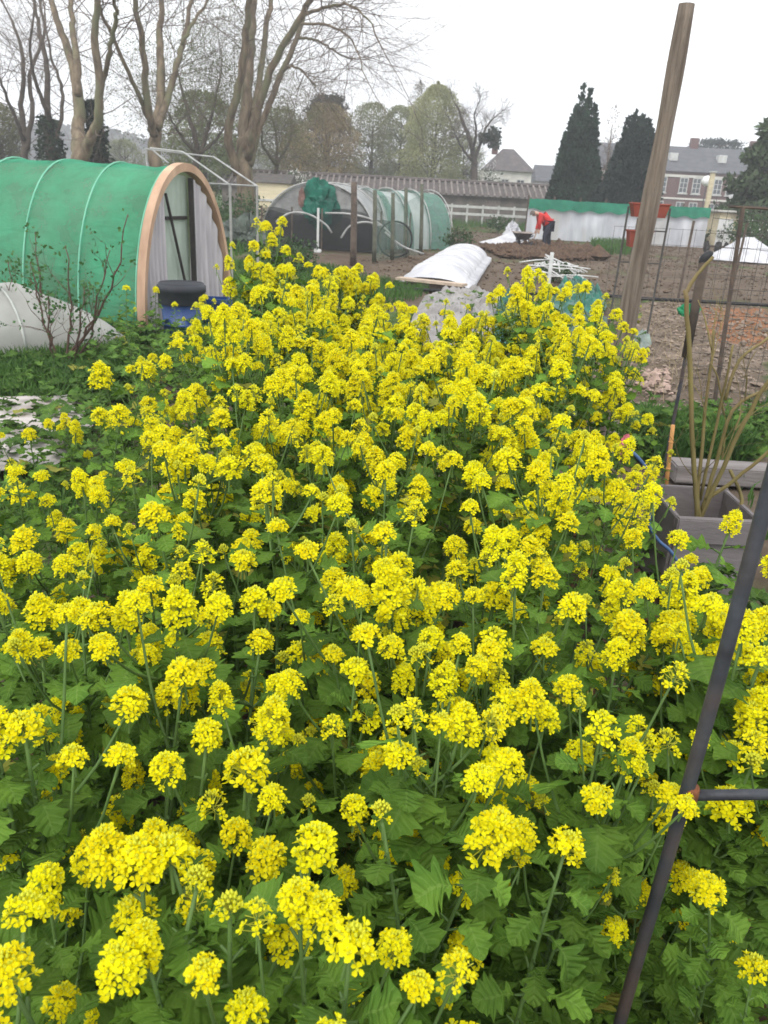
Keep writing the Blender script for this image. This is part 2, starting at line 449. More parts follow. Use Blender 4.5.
def clods(name, poly, n, size, material, label, seed, zoff=0.0, kind='stuff', cat='soil'):
    g = np.random.default_rng(seed); P = scatter(poly, n, seed); m = MB()
    ico = np.array([(1, 0, 0), (-1, 0, 0), (0, 1, 0), (0, -1, 0), (0, 0, 1), (0, 0, -1)], float)
    fc = np.array([(0, 2, 4), (2, 1, 4), (1, 3, 4), (3, 0, 4), (2, 0, 5), (1, 2, 5), (3, 1, 5), (0, 3, 5)])
    S = size * g.lognormal(0, .45, n)
    V = ico[None] * S[:, None, None] * g.uniform(.55, 1.3, (n, 6, 1))
    an = g.uniform(0, 6.28, n); c, s = np.cos(an)[:, None], np.sin(an)[:, None]
    V = np.stack([V[..., 0] * c - V[..., 1] * s, V[..., 0] * s + V[..., 1] * c, V[..., 2] * .7], -1)
    V[..., 0] += P[:, 0:1]; V[..., 1] += P[:, 1:2]; V[..., 2] += (S * .15 + zoff * g.uniform(0, 1, n))[:, None]
    F = (np.arange(n) * 6)[:, None, None] + fc[None]
    m.addn(V.reshape(-1, 3), F.reshape(-1, 3))
    return tag(m.build(name, material), label, cat, kind=kind)
clods('dug_clods', GP((483, 249), (540, 244), (590, 250), (600, 260), (560, 262), (500, 258)), 2600, .085, SOIL, 'dark freshly dug clods where the person works', 3, .10)
clods('soil_lumps', plotA, 6500, .030, SOILDRY, 'dry brown lumps of soil over the bare plots', 4)
clods('stone_chips', plotN, 2600, .020, mat('pale_chips', (.26, .205, .16), (.10, .076, .056), 3, .9), 'pale stones and dead leaf bits by the wire fence', 5)
clods('leaf_litter', [(-1.3, .1), (1.3, .1), (1.3, 4.6), (-1.3, 4.6)], 3600, .02, mat('brown_litter', (.16, .09, .045), (.05, .03, .018), 14, .9), 'brown dead leaves on the dark soil under the mustard', 6)
clods('pebble_heap', GP((640, 372), (668, 368), (672, 395), (640, 392)), 170, .022, mat('pink_pebbles', (.42, .31, .26), (.24, .17, .14), 6, .9), 'small heap of pinkish stones beside the wooden pole', 8, .02)

def grass(name, poly, n, h, label, seed, material=GRASS):
    g = np.random.default_rng(seed); P = scatter(poly, n, seed); m = MB()
    dn = vnoise(P[:, 0] * 1.7, P[:, 1] * 1.7, seed) > .3; P = P[dn]; n = len(P)
    H = h * g.uniform(.4, 1.3, n); an = g.uniform(0, 6.28, n); wd = H * .035 + .003
    lean = g.normal(0, .35, (n, 2)) * H[:, None]; z0 = np.zeros(n) - .02
    s = np.stack([np.cos(an) * wd, np.sin(an) * wd], 1)
    A = np.stack([P[:, 0] - s[:, 0], P[:, 1] - s[:, 1], z0], 1); B = np.stack([P[:, 0] + s[:, 0], P[:, 1] + s[:, 1], z0], 1)
    mid = P + lean * .35; tip = P + lean
    Cc = np.stack([mid[:, 0] + s[:, 0] * .8, mid[:, 1] + s[:, 1] * .8, H * .6], 1); D = np.stack([mid[:, 0] - s[:, 0] * .8, mid[:, 1] - s[:, 1] * .8, H * .6], 1)
    T = np.stack([tip[:, 0], tip[:, 1], H], 1)
    V = np.stack([A, B, Cc, D, T], 1).reshape(-1, 3); k = np.arange(n) * 5
    m.addn(V, np.stack([k, k + 1, k + 2, k + 3], 1)); m.f.extend(np.stack([k + 3, k + 2, k + 4], 1).tolist()); m.m.extend([0] * n)
    return tag(m.build(name, material), label, 'grass', kind='stuff')
grass('grass', GP((0, 352), (150, 340), (150, 385), (100, 420), (0, 400)), 9000, .17, 'lush grass along the foot of the green tunnel', 11)
grass('grass', GP((228, 262), (330, 268), (430, 292), (400, 306), (240, 300)), 9000, .14, 'rough grass strip before the bare plots', 12)
grass('grass', GP((150, 215), (262, 213), (262, 246), (225, 262)), 9000, .35, 'tall green grass beyond the tunnel end', 13)
grass('grass', GP((640, 425), (768, 420), (768, 462), (655, 468)), 7000, .22, 'green grass between wire fence and grey planter', 14)
grass('grass', [(1.6, .5), (4.5, .5), (4.5, 5.2), (2.4, 5.2), (1.7, 2.5)], 5000, .09, 'thin short grass right of the grey planter box', 18)
grass('grass', [(-4.5, .5), (-1.4, .5), (-1.3, 4.2), (-2.5, 4.6), (-4.5, 4.6)], 6000, .12, 'thin grass left of the mustard bed', 19)
grass('grass', GP((590, 243), (640, 245), (645, 256), (600, 254)), 2500, .3, 'green tufts at the foot of the white windbreak', 15)
grass('grass', GP((440, 212), (525, 218), (525, 234), (500, 228), (440, 228)), 8000, .35, 'rough greenish ground before the white rail fence', 16)
grass('grass', [(-30, 50), (60, 50), (80, 110), (-60, 110)], 16000, .45, 'far rough grass in front of the houses', 17)

# ------------------------------------------------------------------ haze
# (added once the structure stands, at the end of the script)
# ------------------------------------------------------------------ large structures: buildings
def wall_with_windows():
    pass
def brick_mat(name, c, c2, mortar, sc):
    M = bpy.data.materials.new(name); M.use_nodes = True; n = M.node_tree; L = n.links; b = n.nodes['Principled BSDF']; b.inputs['Roughness'].default_value = .9
    tc = n.nodes.new('ShaderNodeTexCoord'); br = n.nodes.new('ShaderNodeTexBrick'); br.inputs['Scale'].default_value = sc
    mp = n.nodes.new('ShaderNodeMapping'); mp.inputs['Rotation'].default_value = (R(90), 0, 0); L.new(tc.outputs['Object'], mp.inputs['Vector']); L.new(mp.outputs[0], br.inputs['Vector'])
    br.inputs['Color1'].default_value = (*c, 1); br.inputs['Color2'].default_value = (*c2, 1); br.inputs['Mortar'].default_value = (*mortar, 1)
    L.new(br.outputs['Color'], b.inputs['Base Color']); return M
BRICK = brick_mat('red_brick', (.125, .052, .045), (.085, .038, .034), (.13, .09, .08), 3)
SLATE = mat('slate_roof', (.095, .097, .105), (.06, .062, .07), 1.2, .7, .3, 5, stretch=(1, 1, 3))
GLASS = mat('window_glass', (.06, .07, .08), (.03, .035, .04), 2, .1, spec=.6)
FRAMEW = mat('white_window_frame', (.52, .52, .50), (.40, .40, .38), 3, .5)
PLASTER = mat('pale_plaster', (.62, .60, .55), (.48, .46, .42), .8, .85)
OLDTILE = mat('old_tiles', (.115, .098, .09), (.07, .062, .058), 3, .9, .4, 9)

def gable_roof(m, x0, x1, y0, y1, ze, zr, over=.4, hip=0.0):
    xm0, xm1 = x0 - over + hip, x1 + over - hip; ym = (y0 + y1) / 2
    V = [(x0 - over, y0 - over, ze), (x1 + over, y0 - over, ze), (x1 + over, y1 + over, ze), (x0 - over, y1 + over, ze), (xm0, ym, zr), (xm1, ym, zr)]
    m.add(V, [(0, 1, 5, 4), (1, 2, 5), (2, 3, 4, 5), (3, 0, 4), (3, 2, 1, 0)])

def window(parent, x, z, wd, ht, yf, bars=(1, 2), sill=True):
    fr = MB(); t = .09
    fr.box((x - wd / 2, yf - .02, z), (t, .12, ht)); fr.box((x + wd / 2, yf - .02, z), (t, .12, ht))
    fr.box((x, yf - .02, z + ht / 2), (wd + t, .12, t)); fr.box((x, yf - .02, z - ht / 2), (wd + t, .12, t))
    for k in range(1, bars[0] + 1): fr.box((x - wd / 2 + wd * k / (bars[0] + 1), yf - .03, z), (.07, .06, ht - t))
    for k in range(1, bars[1] + 1): fr.box((x, yf - .045, z - ht / 2 + ht * k / (bars[1] + 1)), (wd - t, .06, .06))
    o = fr.build('window', FRAMEW, parent)
    MB().box((x, yf, z), (wd - .02, .04, ht - .02)).build('pane', GLASS, o)
    if sill: MB().box((x, yf - .1, z - ht / 2 - .12), (wd + .3, .22, .12)).build('sill', FRAMEW, o)
    return o

# brick house far right
bY = 108.0
bl, br_ = Y(585, 200, bY)[0], Y(790, 200, bY)[0]
ez = Y(690, 172, bY)[2]; rz = Y(690, 147, bY + 5)[2]
t = thing('brick_house', 'long dark red brick building with slate roof and white windows behind the conifers', 'building', ((bl + br_) / 2, bY, 0))
MB().box(((bl + br_) / 2, bY + 5, ez / 2), (br_ - bl, 10, ez)).build('wall', BRICK, t)
m = MB(); gable_roof(m, bl, br_, bY, bY + 10, ez + .01, rz, .4); rf = m.build('roof', SLATE, t)
for cx in (.3, .55, .85):
    MB().box((bl + (br_ - bl) * cx, bY + 5, rz + .3), (1.0, .7, 1.5), bev=.03).build('chimney', BRICK, rf)
MB().box(((bl + br_) / 2, bY - .06, ez - .5), (br_ - bl, .12, .3)).build('cornice', PLASTER, t)
MB().box(((bl + br_) / 2, bY - .05, ez * .48), (br_ - bl, .1, .2)).build('string_course', PLASTER, t)
nW = 12
for k in range(nW):
    x = bl + (br_ - bl) * (k + .5 + (.12 if k % 2 else -.12)) / nW
    window(t, x, ez * .74, .95, 1.7, bY - .02); window(t, x, ez * .26, .95, 1.8, bY - .02)
for cx in (.42, .66, .9):
    x = bl + (br_ - bl) * cx; zz = (ez * .45 + rz * .55)
    MB().box((x, bY + 2.2, zz), (1.0, 1.2, .9), bev=.03).build('roof_light', FRAMEW, t)

# white house in the middle
hY = 92.0
hx0, hx1 = Y(479, 180, hY)[0], Y(531, 180, hY)[0]
e2, r2 = Y(505, 171, hY)[2], Y(508, 149, hY + 3)[2]
t = thing('white_house', 'pale rendered house with dark hipped roof behind the long tiled shed', 'house', ((hx0 + hx1) / 2, hY, 0))
MB().box(((hx0 + hx1) / 2, hY + 3, e2 / 2), (hx1 - hx0, 6, e2)).build('wall', PLASTER, t)
m = MB(); gable_roof(m, hx0 + .8, hx1, hY, hY + 6, e2 + .01, r2, .35, 2.1)
rf = m.build('roof', mat('house_roof', (.115, .10, .10), (.075, .068, .068), 2, .85), t)
MB().box((hx0 + 1.7, hY + 3, r2), (.6, .6, 1.2), bev=.03).build('chimney', BRICK, rf)
for k in (.18, .5, .8):
    window(t, hx0 + (hx1 - hx0) * k, e2 * .68, .8, 1.3, hY - .02)
    window(t, hx0 + (hx1 - hx0) * k, e2 * .25, .8, 1.4, hY - .02)

# small grey house between
gx0, gx1 = Y(538, 180, 125)[0], Y(600, 180, 125)[0]
t = thing('grey_house', 'grey slate-roofed house seen between white house and cypress', 'house', ((gx0 + gx1) / 2, 125, 0))
ge, gr_ = Y(560, 182, 125)[2], Y(560, 166, 128)[2]
MB().box(((gx0 + gx1) / 2, 128, ge / 2), (gx1 - gx0, 6, ge)).build('wall', mat('grey_render', (.30, .29, .28), (.22, .21, .2), 1, .9), t)
m = MB(); gable_roof(m, gx0, gx1, 125, 131, ge + .01, gr_, .3); m.build('roof', SLATE, t)
for k in (.25, .6): window(t, gx0 + (gx1 - gx0) * k, ge * .6, .9, 1.3, 124.98)

# long low tiled shed
sY = 60.0
sA, sB = Y(222, 196, sY), Y(562, 196, sY)
zE, zR = Y(430, 194, sY)[2], Y(430, 181, sY + 2.2)[2]
t = thing('tiled_shed', 'long low shed with ridged tile roof across the plots', 'shed', ((sA[0] + sB[0]) / 2, sY, 0))
MB().box(((sA[0] + sB[0]) / 2, sY + 2.2, zE / 2), (sB[0] - sA[0], 4.4, zE)).build('wall', mat('shed_wall', (.17, .145, .125), (.10, .09, .08), 1.5, .9, .3, 6), t)
m = MB(); gable_roof(m, sA[0], sB[0], sY, sY + 4.4, zE + .01, zR, .3); rf = m.build('roof', OLDTILE, t)
m = MB(); n_ = int((sB[0] - sA[0]) / .42)
for k in range(n_):
    x = sA[0] + .1 + k * .42
    m.tube([(x, sY - .3, zE + .06), (x, sY + 2.2, zR + .06)], .085, 6)
m.build('cover_tiles', mat('pale_tiles', (.21, .18, .165), (.12, .105, .098), 2, .9), rf)
MB().tube([(sA[0] - .3, sY + 2.2, zR + .05), (sB[0] + .3, sY + 2.2, zR + .05)], .16, 8).build('ridge', OLDTILE, rf)
for k in (.3, .62, .8): MB().box((sA[0] + (sB[0] - sA[0]) * k, sY - .02, zE * .45), (1.0, .06, zE * .86)).build('door', mat('shed_door', (.20, .17, .15), (.12, .10, .09), 3, .8, stretch=(6, 1, 1)), t)

# cream hut on the right with blue bin
t = thing('cream_hut', 'small cream garden hut with flat roof beyond the wire fence', 'hut', Y(732, 238, 44))
c = Y(730, 238, 44); c[2] = 0
hz1 = Y(735, 213, 44)[2]; wdt = Y(752, 220, 44)[0] - Y(716, 220, 44)[0]
CREAM = mat('cream_boards', (.66, .58, .40), (.55, .48, .33), 3, .7, .2, 12, stretch=(.3, 1, 4))
MB().box((c[0] + .2, c[1] + 1.2, hz1 / 2), (wdt, 2.4, hz1), bev=.02).build('wall', CREAM, t)
MB().box((c[0] + .2, c[1] + 1.2, hz1 + .06), (wdt + .5, 2.8, .1), bev=.02).build('roof', mat('hut_roof', (.55, .54, .5), (.42, .41, .38), 3, .8), t)
MB().box((c[0] - wdt * .2, c[1] - .02, hz1 * .42), (.75, .06, hz1 * .8)).build('door', mat('hut_door', (.72, .72, .7), (.6, .6, .6), 2, .6), t)
t = thing('blue_bin', 'dark blue plastic bin standing before the cream hut', 'bin', (c[0] + .5, c[1] - .9, 0))
BLUEP = mat('blue_plastic', (.03, .05, .16), (.02, .035, .11), 3, .45)
MB().box((c[0] + .5, c[1] - .9, .45), (.75, .6, .9), bev=.05).build('body', BLUEP, t)
MB().box((c[0] + .5, c[1] - .92, .94), (.82, .68, .08), bev=.03).build('lid', BLUEP, t)

# cream shed beside the netted tunnel
c = Y(270, 216, 34); zt = Y(270, 183, 34)[2]; x0, x1 = Y(256, 200, 34)[0], Y(288, 200, 34)[0]
t = thing('cream_shed', 'small cream boarded shed left of the netted tunnel', 'shed', (c[0], 34, 0))
MB().box(((x0 + x1) / 2, 35, zt / 2), (x1 - x0, 2, zt), bev=.02).build('wall', CREAM, t)
m = MB(); gable_roof(m, x0, x1, 34, 36, zt + .01, zt + .35, .12); m.build('roof', mat('felt_roof', (.12, .11, .10), (.08, .075, .07), 5, .9), t)
MB().box(((x0 + x1) / 2, 33.98, zt * .66), (x1 - x0 - .1, .05, .08)).build('trim', FRAMEW, t)

# lamp posts
for px, py, dd, lab in ((734, 199, 47, 'white globe lamp on thin post above the cream hut'), (707, 181, 70, 'white globe lamp on post in front of the brick building')):
    b = Y(px, py, dd)
    t = thing('street_lamp', lab, 'lamp', (b[0], b[1], 0), 'globe lamps')
    MB().lathe((b[0], b[1], 0), [(.09, 0), (.09, .5), (.05, .6), (.045, b[2] - .25), (.09, b[2] - .22), (.09, b[2] - .18)], 10).build('pole', mat('lamp_pole', (.09, .09, .09), None, 4, .6), t)
    rr = .27 * dd / 47
    MB().lathe((b[0], b[1], b[2]), [(rr * math.sin(q), -rr * math.cos(q)) for q in np.linspace(.15, 3.1, 12)], 16).build('globe', mat('lamp_globe', (.78, .78, .76), (.7, .7, .7), 2, .4), t, True)
b = Y(713, 173, 50)
t = thing('cream_post', 'tall cream post rising behind the wire fence', 'post', (b[0], b[1], 0))
MB().box((b[0], b[1], b[2] / 2), (.26, .2, b[2]), bev=.02).build('shaft', CREAM, t)
MB().box((b[0], b[1], b[2] + .05), (.36, .3, .1), bev=.02).build('cap', FRAMEW, t)

# white rail fence in front of the shed
m = thing('rail_fence', 'low white two-rail fence before the long tiled shed', 'fence', Y(470, 213, 56))
fa, fb = Y(405, 207, 56), Y(530, 211, 56); fa[2] = fb[2] = 0
q = MB()
za, zb = 1.15, .7
q.box(((fa[0] + fb[0]) / 2, 56, za), (fb[0] - fa[0], .05, .16)); q.build('rail', FRAMEW, m)
q = MB(); q.box(((fa[0] + fb[0]) / 2, 56, zb), (fb[0] - fa[0], .05, .16)); q.build('rail', FRAMEW, m)
for k in range(9): MB().box((fa[0] + (fb[0] - fa[0]) * k / 8, 56.07, .65), (.12, .09, 1.3)).build('post', FRAMEW, m)

# ------------------------------------------------------------------ trees
def wiggle(pts, rad, k=4, amp=.06, seed=0):
    P, r_ = resample(np.asarray(pts, float), np.asarray(rad, float), k)
    g = np.random.default_rng(seed); P[1:-1] += g.normal(0, amp, (len(P) - 2, 3)); return P, r_

class Twigs:
    def __init__(self, seed): self.A, self.B, self.ra, self.rb, self.tips = [], [], [], [], []; self.g = np.random.default_rng(seed)
    def grow(self, p, d, L, r, lv, up=.05, rate=2.2, wob=.16, ang=(.45, 1.0)):
        g = self.g; ns = 5; step = L / ns; kids = []
        p = np.array(p, float); d = nrm(d)
        for k in range(ns):
            d = nrm(d + g.normal(0, wob, 3) + np.array([0, 0, up])); q = p + d * step
            r1 = r * (1 - .13)
            self.A.append(p); self.B.append(q); self.ra.append(r); self.rb.append(r1); p, r = q, r1
            if lv > 0 and k > 0:
                for _ in range(g.poisson(rate / (ns - 1) * 1.3)): kids.append((p.copy(), d.copy(), r))
        kids.append((p.copy(), d.copy(), r)) if lv > 0 else None
        for (kp, kd, kr) in kids:
            s = g.normal(size=3); s = nrm(s - kd * (s @ kd)); a = g.uniform(*ang)
            self.grow(kp, kd * math.cos(a) + s * math.sin(a), L * g.uniform(.5, .8), kr * .62, lv - 1, up, rate, wob, ang)
        if lv == 0: self.tips.append(p)
    def mesh(self, m, n=3): return m.segs(self.A, self.B, np.array(self.ra), np.array(self.rb), n)

def px_tree(name, label, cat, dist, stems, twigs, seed, base_r, bark=BARK, group=None, leaf=None, levels=3, ln=3.8, rate=2.7, tw=TWIG, up=.04, ext=7.0, r0=.0115, thick=.68):
    """stems: list of ([(px,py)...], start radius px-free metres, depth offset)"""
    g = np.random.default_rng(seed)
    b = Y(*stems[0][0][0], dist); base = np.array([b[0], b[1], 0])
    t = thing(name, label, cat, base, group)
    m = MB(); T = Twigs(seed)
    for si, (pp, ra, rb, dy) in enumerate(stems):
        pts = [Y(x, y, dist + dy * k / max(1, len(pp) - 1)) for k, (x, y) in enumerate(pp)]
        if si == 0: pts = [base - np.array([0, 0, .2])] + pts; rr = np.linspace(base_r * 1.15, rb, len(pts))
        else: rr = np.linspace(ra, rb, len(pts))
        d = nrm(pts[-1] - pts[-2])
        if pp[-1][1] < 6:              # goes on above the picture
            for e in range(2): d = nrm(d + g.normal(0, .1, 3)); pts.append(pts[-1] + d * ext / 2); 
            rr = np.append(rr, [rb * .8, rb * .55])
        P, r_ = wiggle(pts, rr, 5, .022, seed + si)
        m.tube(P, r_ * thick, 8)
        n = int(twigs * 1.6) if len(pp) > 2 else twigs // 2
        for k in g.choice(np.arange(len(P) // 4, len(P)), n):
            d = nrm(P[min(k + 1, len(P) - 1)] - P[k - 1]); s = g.normal(size=3); s[2] *= .4; s = nrm(s - d * (s @ d)); a = g.uniform(.6, 1.2)
            T.grow(P[k], d * math.cos(a) + s * math.sin(a), ln * g.uniform(.5, 1.1), min(r_[k] * .4, r0 * 1.9), levels, up, rate)
        T.grow(P[-1], nrm(P[-1] - P[-2]), ln, r_[-1] * .7, levels, up, rate)
    m.build('trunk', bark, t, True)
    c = MB(); T.mesh(c); mats = [tw]
    if leaf:
        tips = np.array(T.tips); k = g.integers(0, len(tips), leaf[1]); c.leaves(tips[k] + g.normal(0, leaf[3], (leaf[1], 3)), leaf[2], m=1, seed=seed); mats.append(leaf[0])
    c.build('crown', mats, t)
    return t
SPRING = mat('spring_leaves', (.14, .155, .05), (.075, .09, .03), .6, .6, trans=.25)
tA = px_tree('plane_tree', 'tall bare plane tree with forked pale trunk behind the green tunnel', 'tree', 34,
    [([(80, 163), (79, 140), (78, 130), (79, 104), (74, 70), (64, 39), (51, 0)], 0, .17, 2.5),
     ([(83, 160), (89, 142), (97, 125), (99, 99), (96, 39), (97, 2)], .34, .16, -2),
     ([(78, 95), (77, 60), (73, 30), (71, 0)], .22, .14, 2),
     ([(98, 102), (105, 75), (111, 45), (116, 15), (115, 0)], .16, .09, -3)], 8, 21, .46, group='bare plane trees')
tB = px_tree('plane_tree', 'bare plane tree with fan of four stems right behind the tunnel arch', 'tree', 36,
    [([(155, 166), (155, 140), (158, 117), (162, 78), (159, 39), (161, 0)], 0, .16, 2),
     ([(154, 135), (150, 118), (146, 86), (142, 39), (135, 0)], .26, .14, -2),
     ([(157, 128), (165, 108), (177, 65), (185, 34), (193, 0)], .24, .12, 3),
     ([(150, 122), (138, 95), (122, 57), (101, 13), (96, 0)], .15, .07, -4),
     ([(182, 45), (194, 20), (208, 0)], .12, .07, 1)], 8, 22, .42, group='bare plane trees')
tC = px_tree('plane_tree', 'largest bare plane tree, its stems leaning right with drooping twigs against the sky', 'tree', 38,
    [([(245, 182), (244, 150), (245, 120), (248, 78), (252, 30), (254, 0)], 0, .20, 2),
     ([(238, 175), (228, 134), (239, 87), (246, 31), (250, 0)], .30, .17, -2),
     ([(247, 150), (252, 120), (261, 72), (267, 19), (271, 0)], .26, .15, 3),
     ([(249, 158), (254, 130), (271, 69), (296, 25), (311, 0)], .28, .15, -3),
     ([(250, 165), (258, 135), (278, 81), (293, 47), (306, 8), (309, 0)], .24, .12, 1),
     ([(306, 14), (322, 9), (345, 4), (368, 19), (386, 56)], .12, .03, -3),
     ([(297, 38), (312, 39), (326, 45), (345, 57), (368, 58)], .09, .025, 2),
     ([(287, 66), (299, 69), (309, 78), (317, 92)], .08, .025, 1),
     ([(300, 24), (330, 26), (352, 40), (366, 78)], .09, .025, -4)], 11, 23, .55, group='bare plane trees', up=-.02)
px_tree('bare_tree', 'thin dark bare tree at the far left edge of the row', 'tree', 44,
    [([(24, 165), (25, 140), (21, 105), (24, 60), (12, 20)], 0, .09, 1), ([(27, 150), (32, 110), (30, 75), (44, 35), (40, 0)], .2, .08, 2), ([(24, 140), (12, 110), (2, 85), (-10, 60)], .15, .06, -2)], 9, 24, .30, DARKBARK, rate=2.6, ln=3.4)
px_tree('bare_tree', 'slim bare tree with ivy sleeve between the dark tree and the forked plane', 'tree', 41,
    [([(50, 165), (48, 130), (47, 95), (46, 60), (38, 25), (34, 0)], 0, .09, 1), ([(52, 150), (61, 118), (62, 90), (52, 60), (46, 30)], .17, .06, 2), ([(49, 120), (36, 80), (30, 50), (34, 10)], .15, .06, -2)], 8, 25, .27, DARKBARK, rate=2.5, ln=3.2)
px_tree('leafing_tree', 'broad bushy tree coming into green leaf behind the plane stems', 'tree', 47,
    [([(196, 175), (197, 150), (190, 120), (182, 90), (176, 62)], 0, .05, 1), ([(198, 160), (208, 130), (215, 100), (222, 68)], .2, .05, 2), ([(197, 155), (180, 135), (168, 112)], .15, .05, -2), ([(199, 155), (220, 135), (232, 110)], .15, .05, 2)], 12, 26, .3, DARKBARK, leaf=(mat('young_leaves', (.13, .17, .05), (.06, .085, .026), .5, .6, trans=.3), 20000, .085, .16), ln=2.8)
px_tree('leafing_tree', 'greenish shrubby tree right of the largest plane stems', 'tree', 50,
    [([(276, 178), (277, 160), (276, 135), (272, 118)], 0, .05, 1), ([(277, 165), (290, 140), (292, 118)], .15, .05, 2), ([(276, 165), (263, 145), (262, 125)], .15, .05, -2)], 8, 27, .22, DARKBARK, leaf=(SPRING, 8000, .085, .16), ln=2.0)

def crown_tree(name, label, dist, px, ptop, wpx, kind, mt, n, leafsz, seed, bark=DARKBARK, base_py=None, trunk_r=.25, cat='tree', group=None, gaps=.45, inner=.0):
    g = np.random.default_rng(seed)
    b = Y(px, 195, dist); base = np.array([b[0], dist, 0.]); H = Y(px, ptop, dist)[2]; Wd = wpx * dist / FPX * 1.06
    t = thing(name, label, cat, base, group)
    m = MB()
    m.tube([base - (0, 0, .3), base + (0, 0, H * .3), base + (g.normal(0, .1), 0, H * .85)], [trunk_r, trunk_r * .8, trunk_r * .15], 8, smooth=4)
    T = Twigs(seed + 1)
    u = g.uniform(0, 1, n * 3); 
    if kind == 'cypress':        # narrow, pointed, with spires
        prof = lambda z: np.clip((1 - z) ** .62, 0, 1) * np.clip(z * 9, .75, 1)
    elif kind == 'blob':
        prof = lambda z: np.sqrt(np.clip(1 - ((z - .55) / .47) ** 2, 0, 1))
    elif kind == 'cone':
        prof = lambda z: np.clip(1 - z, 0, 1) ** .8 * (.8 + .2 * np.sin(z * 34))
    elif kind == 'column':
        prof = lambda z: np.clip(np.sin(np.clip(z * 1.02, 0, 1) ** .8 * math.pi), 0, 1) ** .38
    else:                        # round-topped dense conifer
        prof = lambda z: np.sqrt(np.clip(1 - z ** 2.4, 0, 1)) * np.clip(.8 + z, 0, 1)
    z = u; th = g.uniform(0, 6.283, n * 3)
    lump = fbm(th * 2.4 / 6.283 * 4 + 50, z * 11, seed, 3)            # uneven outline
    rad = prof(z) * (.66 + .6 * (lump - .32)) * np.sqrt(g.uniform(inner, 1, n * 3)) * Wd / 2
    gp = fbm(th / 6.283 * 9 + 10, z * 16, seed + 5, 3)
    keep = gp > gaps - .12
    z, th, rad = z[keep][:n], th[keep][:n], rad[keep][:n]
    P = np.stack([base[0] + rad * np.cos(th), base[1] + rad * np.sin(th), z * H], 1)
    if kind in ('cypress', 'dome'):          # many upright feathery spires make up the crown
        K = 34 if kind == 'cypress' else 44; sp = []
        for k in range(K):
            q = math.sqrt((k + .4) / K); an = k * 2.4 + g.normal(0, .3); top = (1 - q ** (2.0 if kind == 'cypress' else 3.0) * (.62 if kind == 'cypress' else .46)) * g.uniform(.90, 1.0)
            if k == 0: top = .97
            if k == 1: top = 1.0
            rr_ = q * Wd * .42; cx, cy_ = math.cos(an) * rr_, math.sin(an) * rr_; m_ = n // K
            zz = g.uniform(.02, 1, m_) ** .85; wr = Wd * .155 * (1 - zz) ** .55 * g.uniform(.25, 1, m_) ** .5 * (.75 + .5 * fbm(zz * 14 + k * 7, zz * 0 + k, seed)); a2_ = g.uniform(0, 6.283, m_)
            sp.append(np.stack([base[0] + cx * (1 - .25 * zz) + wr * np.cos(a2_), base[1] + cy_ * (1 - .25 * zz) + wr * np.sin(a2_), zz * top * H], 1))
        P = np.concatenate(sp); th = np.arctan2(P[:, 1] - base[1], P[:, 0] - base[0])
    # limbs inside
    for k in range(26 if kind in ('blob', 'column') else 10):
        zz = g.uniform(.12, .7) * H; an = g.uniform(0, 6.28); lim = Wd * .5 * float(prof(np.array([min(.97, zz / H + .2)]))[0])
        upz = .9 if kind == 'column' else .5
        T.grow(base + (0, 0, zz), (math.cos(an) * .7, math.sin(an) * .7, upz), max(.6, lim * .75), trunk_r * .22, 2, .06)
    m.segs(T.A, T.B, np.array(T.ra), np.array(T.rb), 3)
    m.build('trunk', bark, t, True)
    up = None
    if kind in ('cypress', 'dome'): up = np.stack([np.cos(th) * .5, np.sin(th) * .5, np.full(len(th), .9)], 1)
    c = MB(); c.leaves(P, leafsz, up, seed=seed, asp=.55); c.build('crown', mt, t)
    return t
CYP = mat('cypress_leaves', (.030, .066, .036), (.010, .024, .014), .8, .7, trans=.1)
YEW = mat('dark_conifer_leaves', (.026, .046, .032), (.009, .018, .013), .9, .7, trans=.1)
crown_tree('cypress', 'tall dark pointed cypress behind the white windbreak', 52, 574, 84, 56, 'cypress', CYP, 24000, .25, 31, gaps=.40, inner=.25)
crown_tree('cypress', 'shorter broad rounded dark conifer beside the wooden pole', 51, 629, 112, 62, 'dome', YEW, 22000, .26, 32, gaps=.40, inner=.25)
crown_tree('fir_tree', 'broad mid green conifer at the right edge above the hut', 45, 770, 92, 150, 'cone', mat('fir_leaves', (.075, .11, .05), (.03, .045, .022), .8, .7, trans=.15), 15000, .36, 33, gaps=.42, inner=.15)
BROWNISH = mat('budding_brown_leaves', (.34, .26, .125), (.22, .175, .09), .35, .8, trans=.2, c3=(.15, .15, .06), s3=.3)
PALEGR = mat('pale_green_leaves', (.38, .39, .19), (.26, .28, .14), .4, .8, trans=.4)
GREYGR = mat('grey_green_leaves', (.26, .285, .15), (.165, .185, .10), .4, .8, trans=.35)
crown_tree('budding_tree', 'round brownish budding tree below the layered pine top', 72, 326, 104, 78, 'blob', BROWNISH, 28000, .16, 41, gaps=.46, inner=.1)
crown_tree('budding_tree', 'dim grey green tree between brownish tree and pale poplar', 82, 370, 103, 62, 'blob', GREYGR, 16000, .16, 42, gaps=.5, inner=.1)
crown_tree('budding_tree', 'soft grey green tree left of the pale poplar', 80, 398, 106, 66, 'blob', GREYGR, 18000, .16, 43, gaps=.48, inner=.1)
crown_tree('poplar', 'tall pale green upright poplar, topmost of the middle trees', 76, 431, 82, 76, 'column', PALEGR, 34000, .16, 44, gaps=.40, inner=.1)
crown_tree('poplar', 'faint thin-topped poplar rising behind the pale green one', 95, 414, 80, 40, 'column', mat('faint_leaves', (.19, .18, .13), (.12, .115, .085), .4, .8, trans=.2), 6000, .14, 45, gaps=.52)
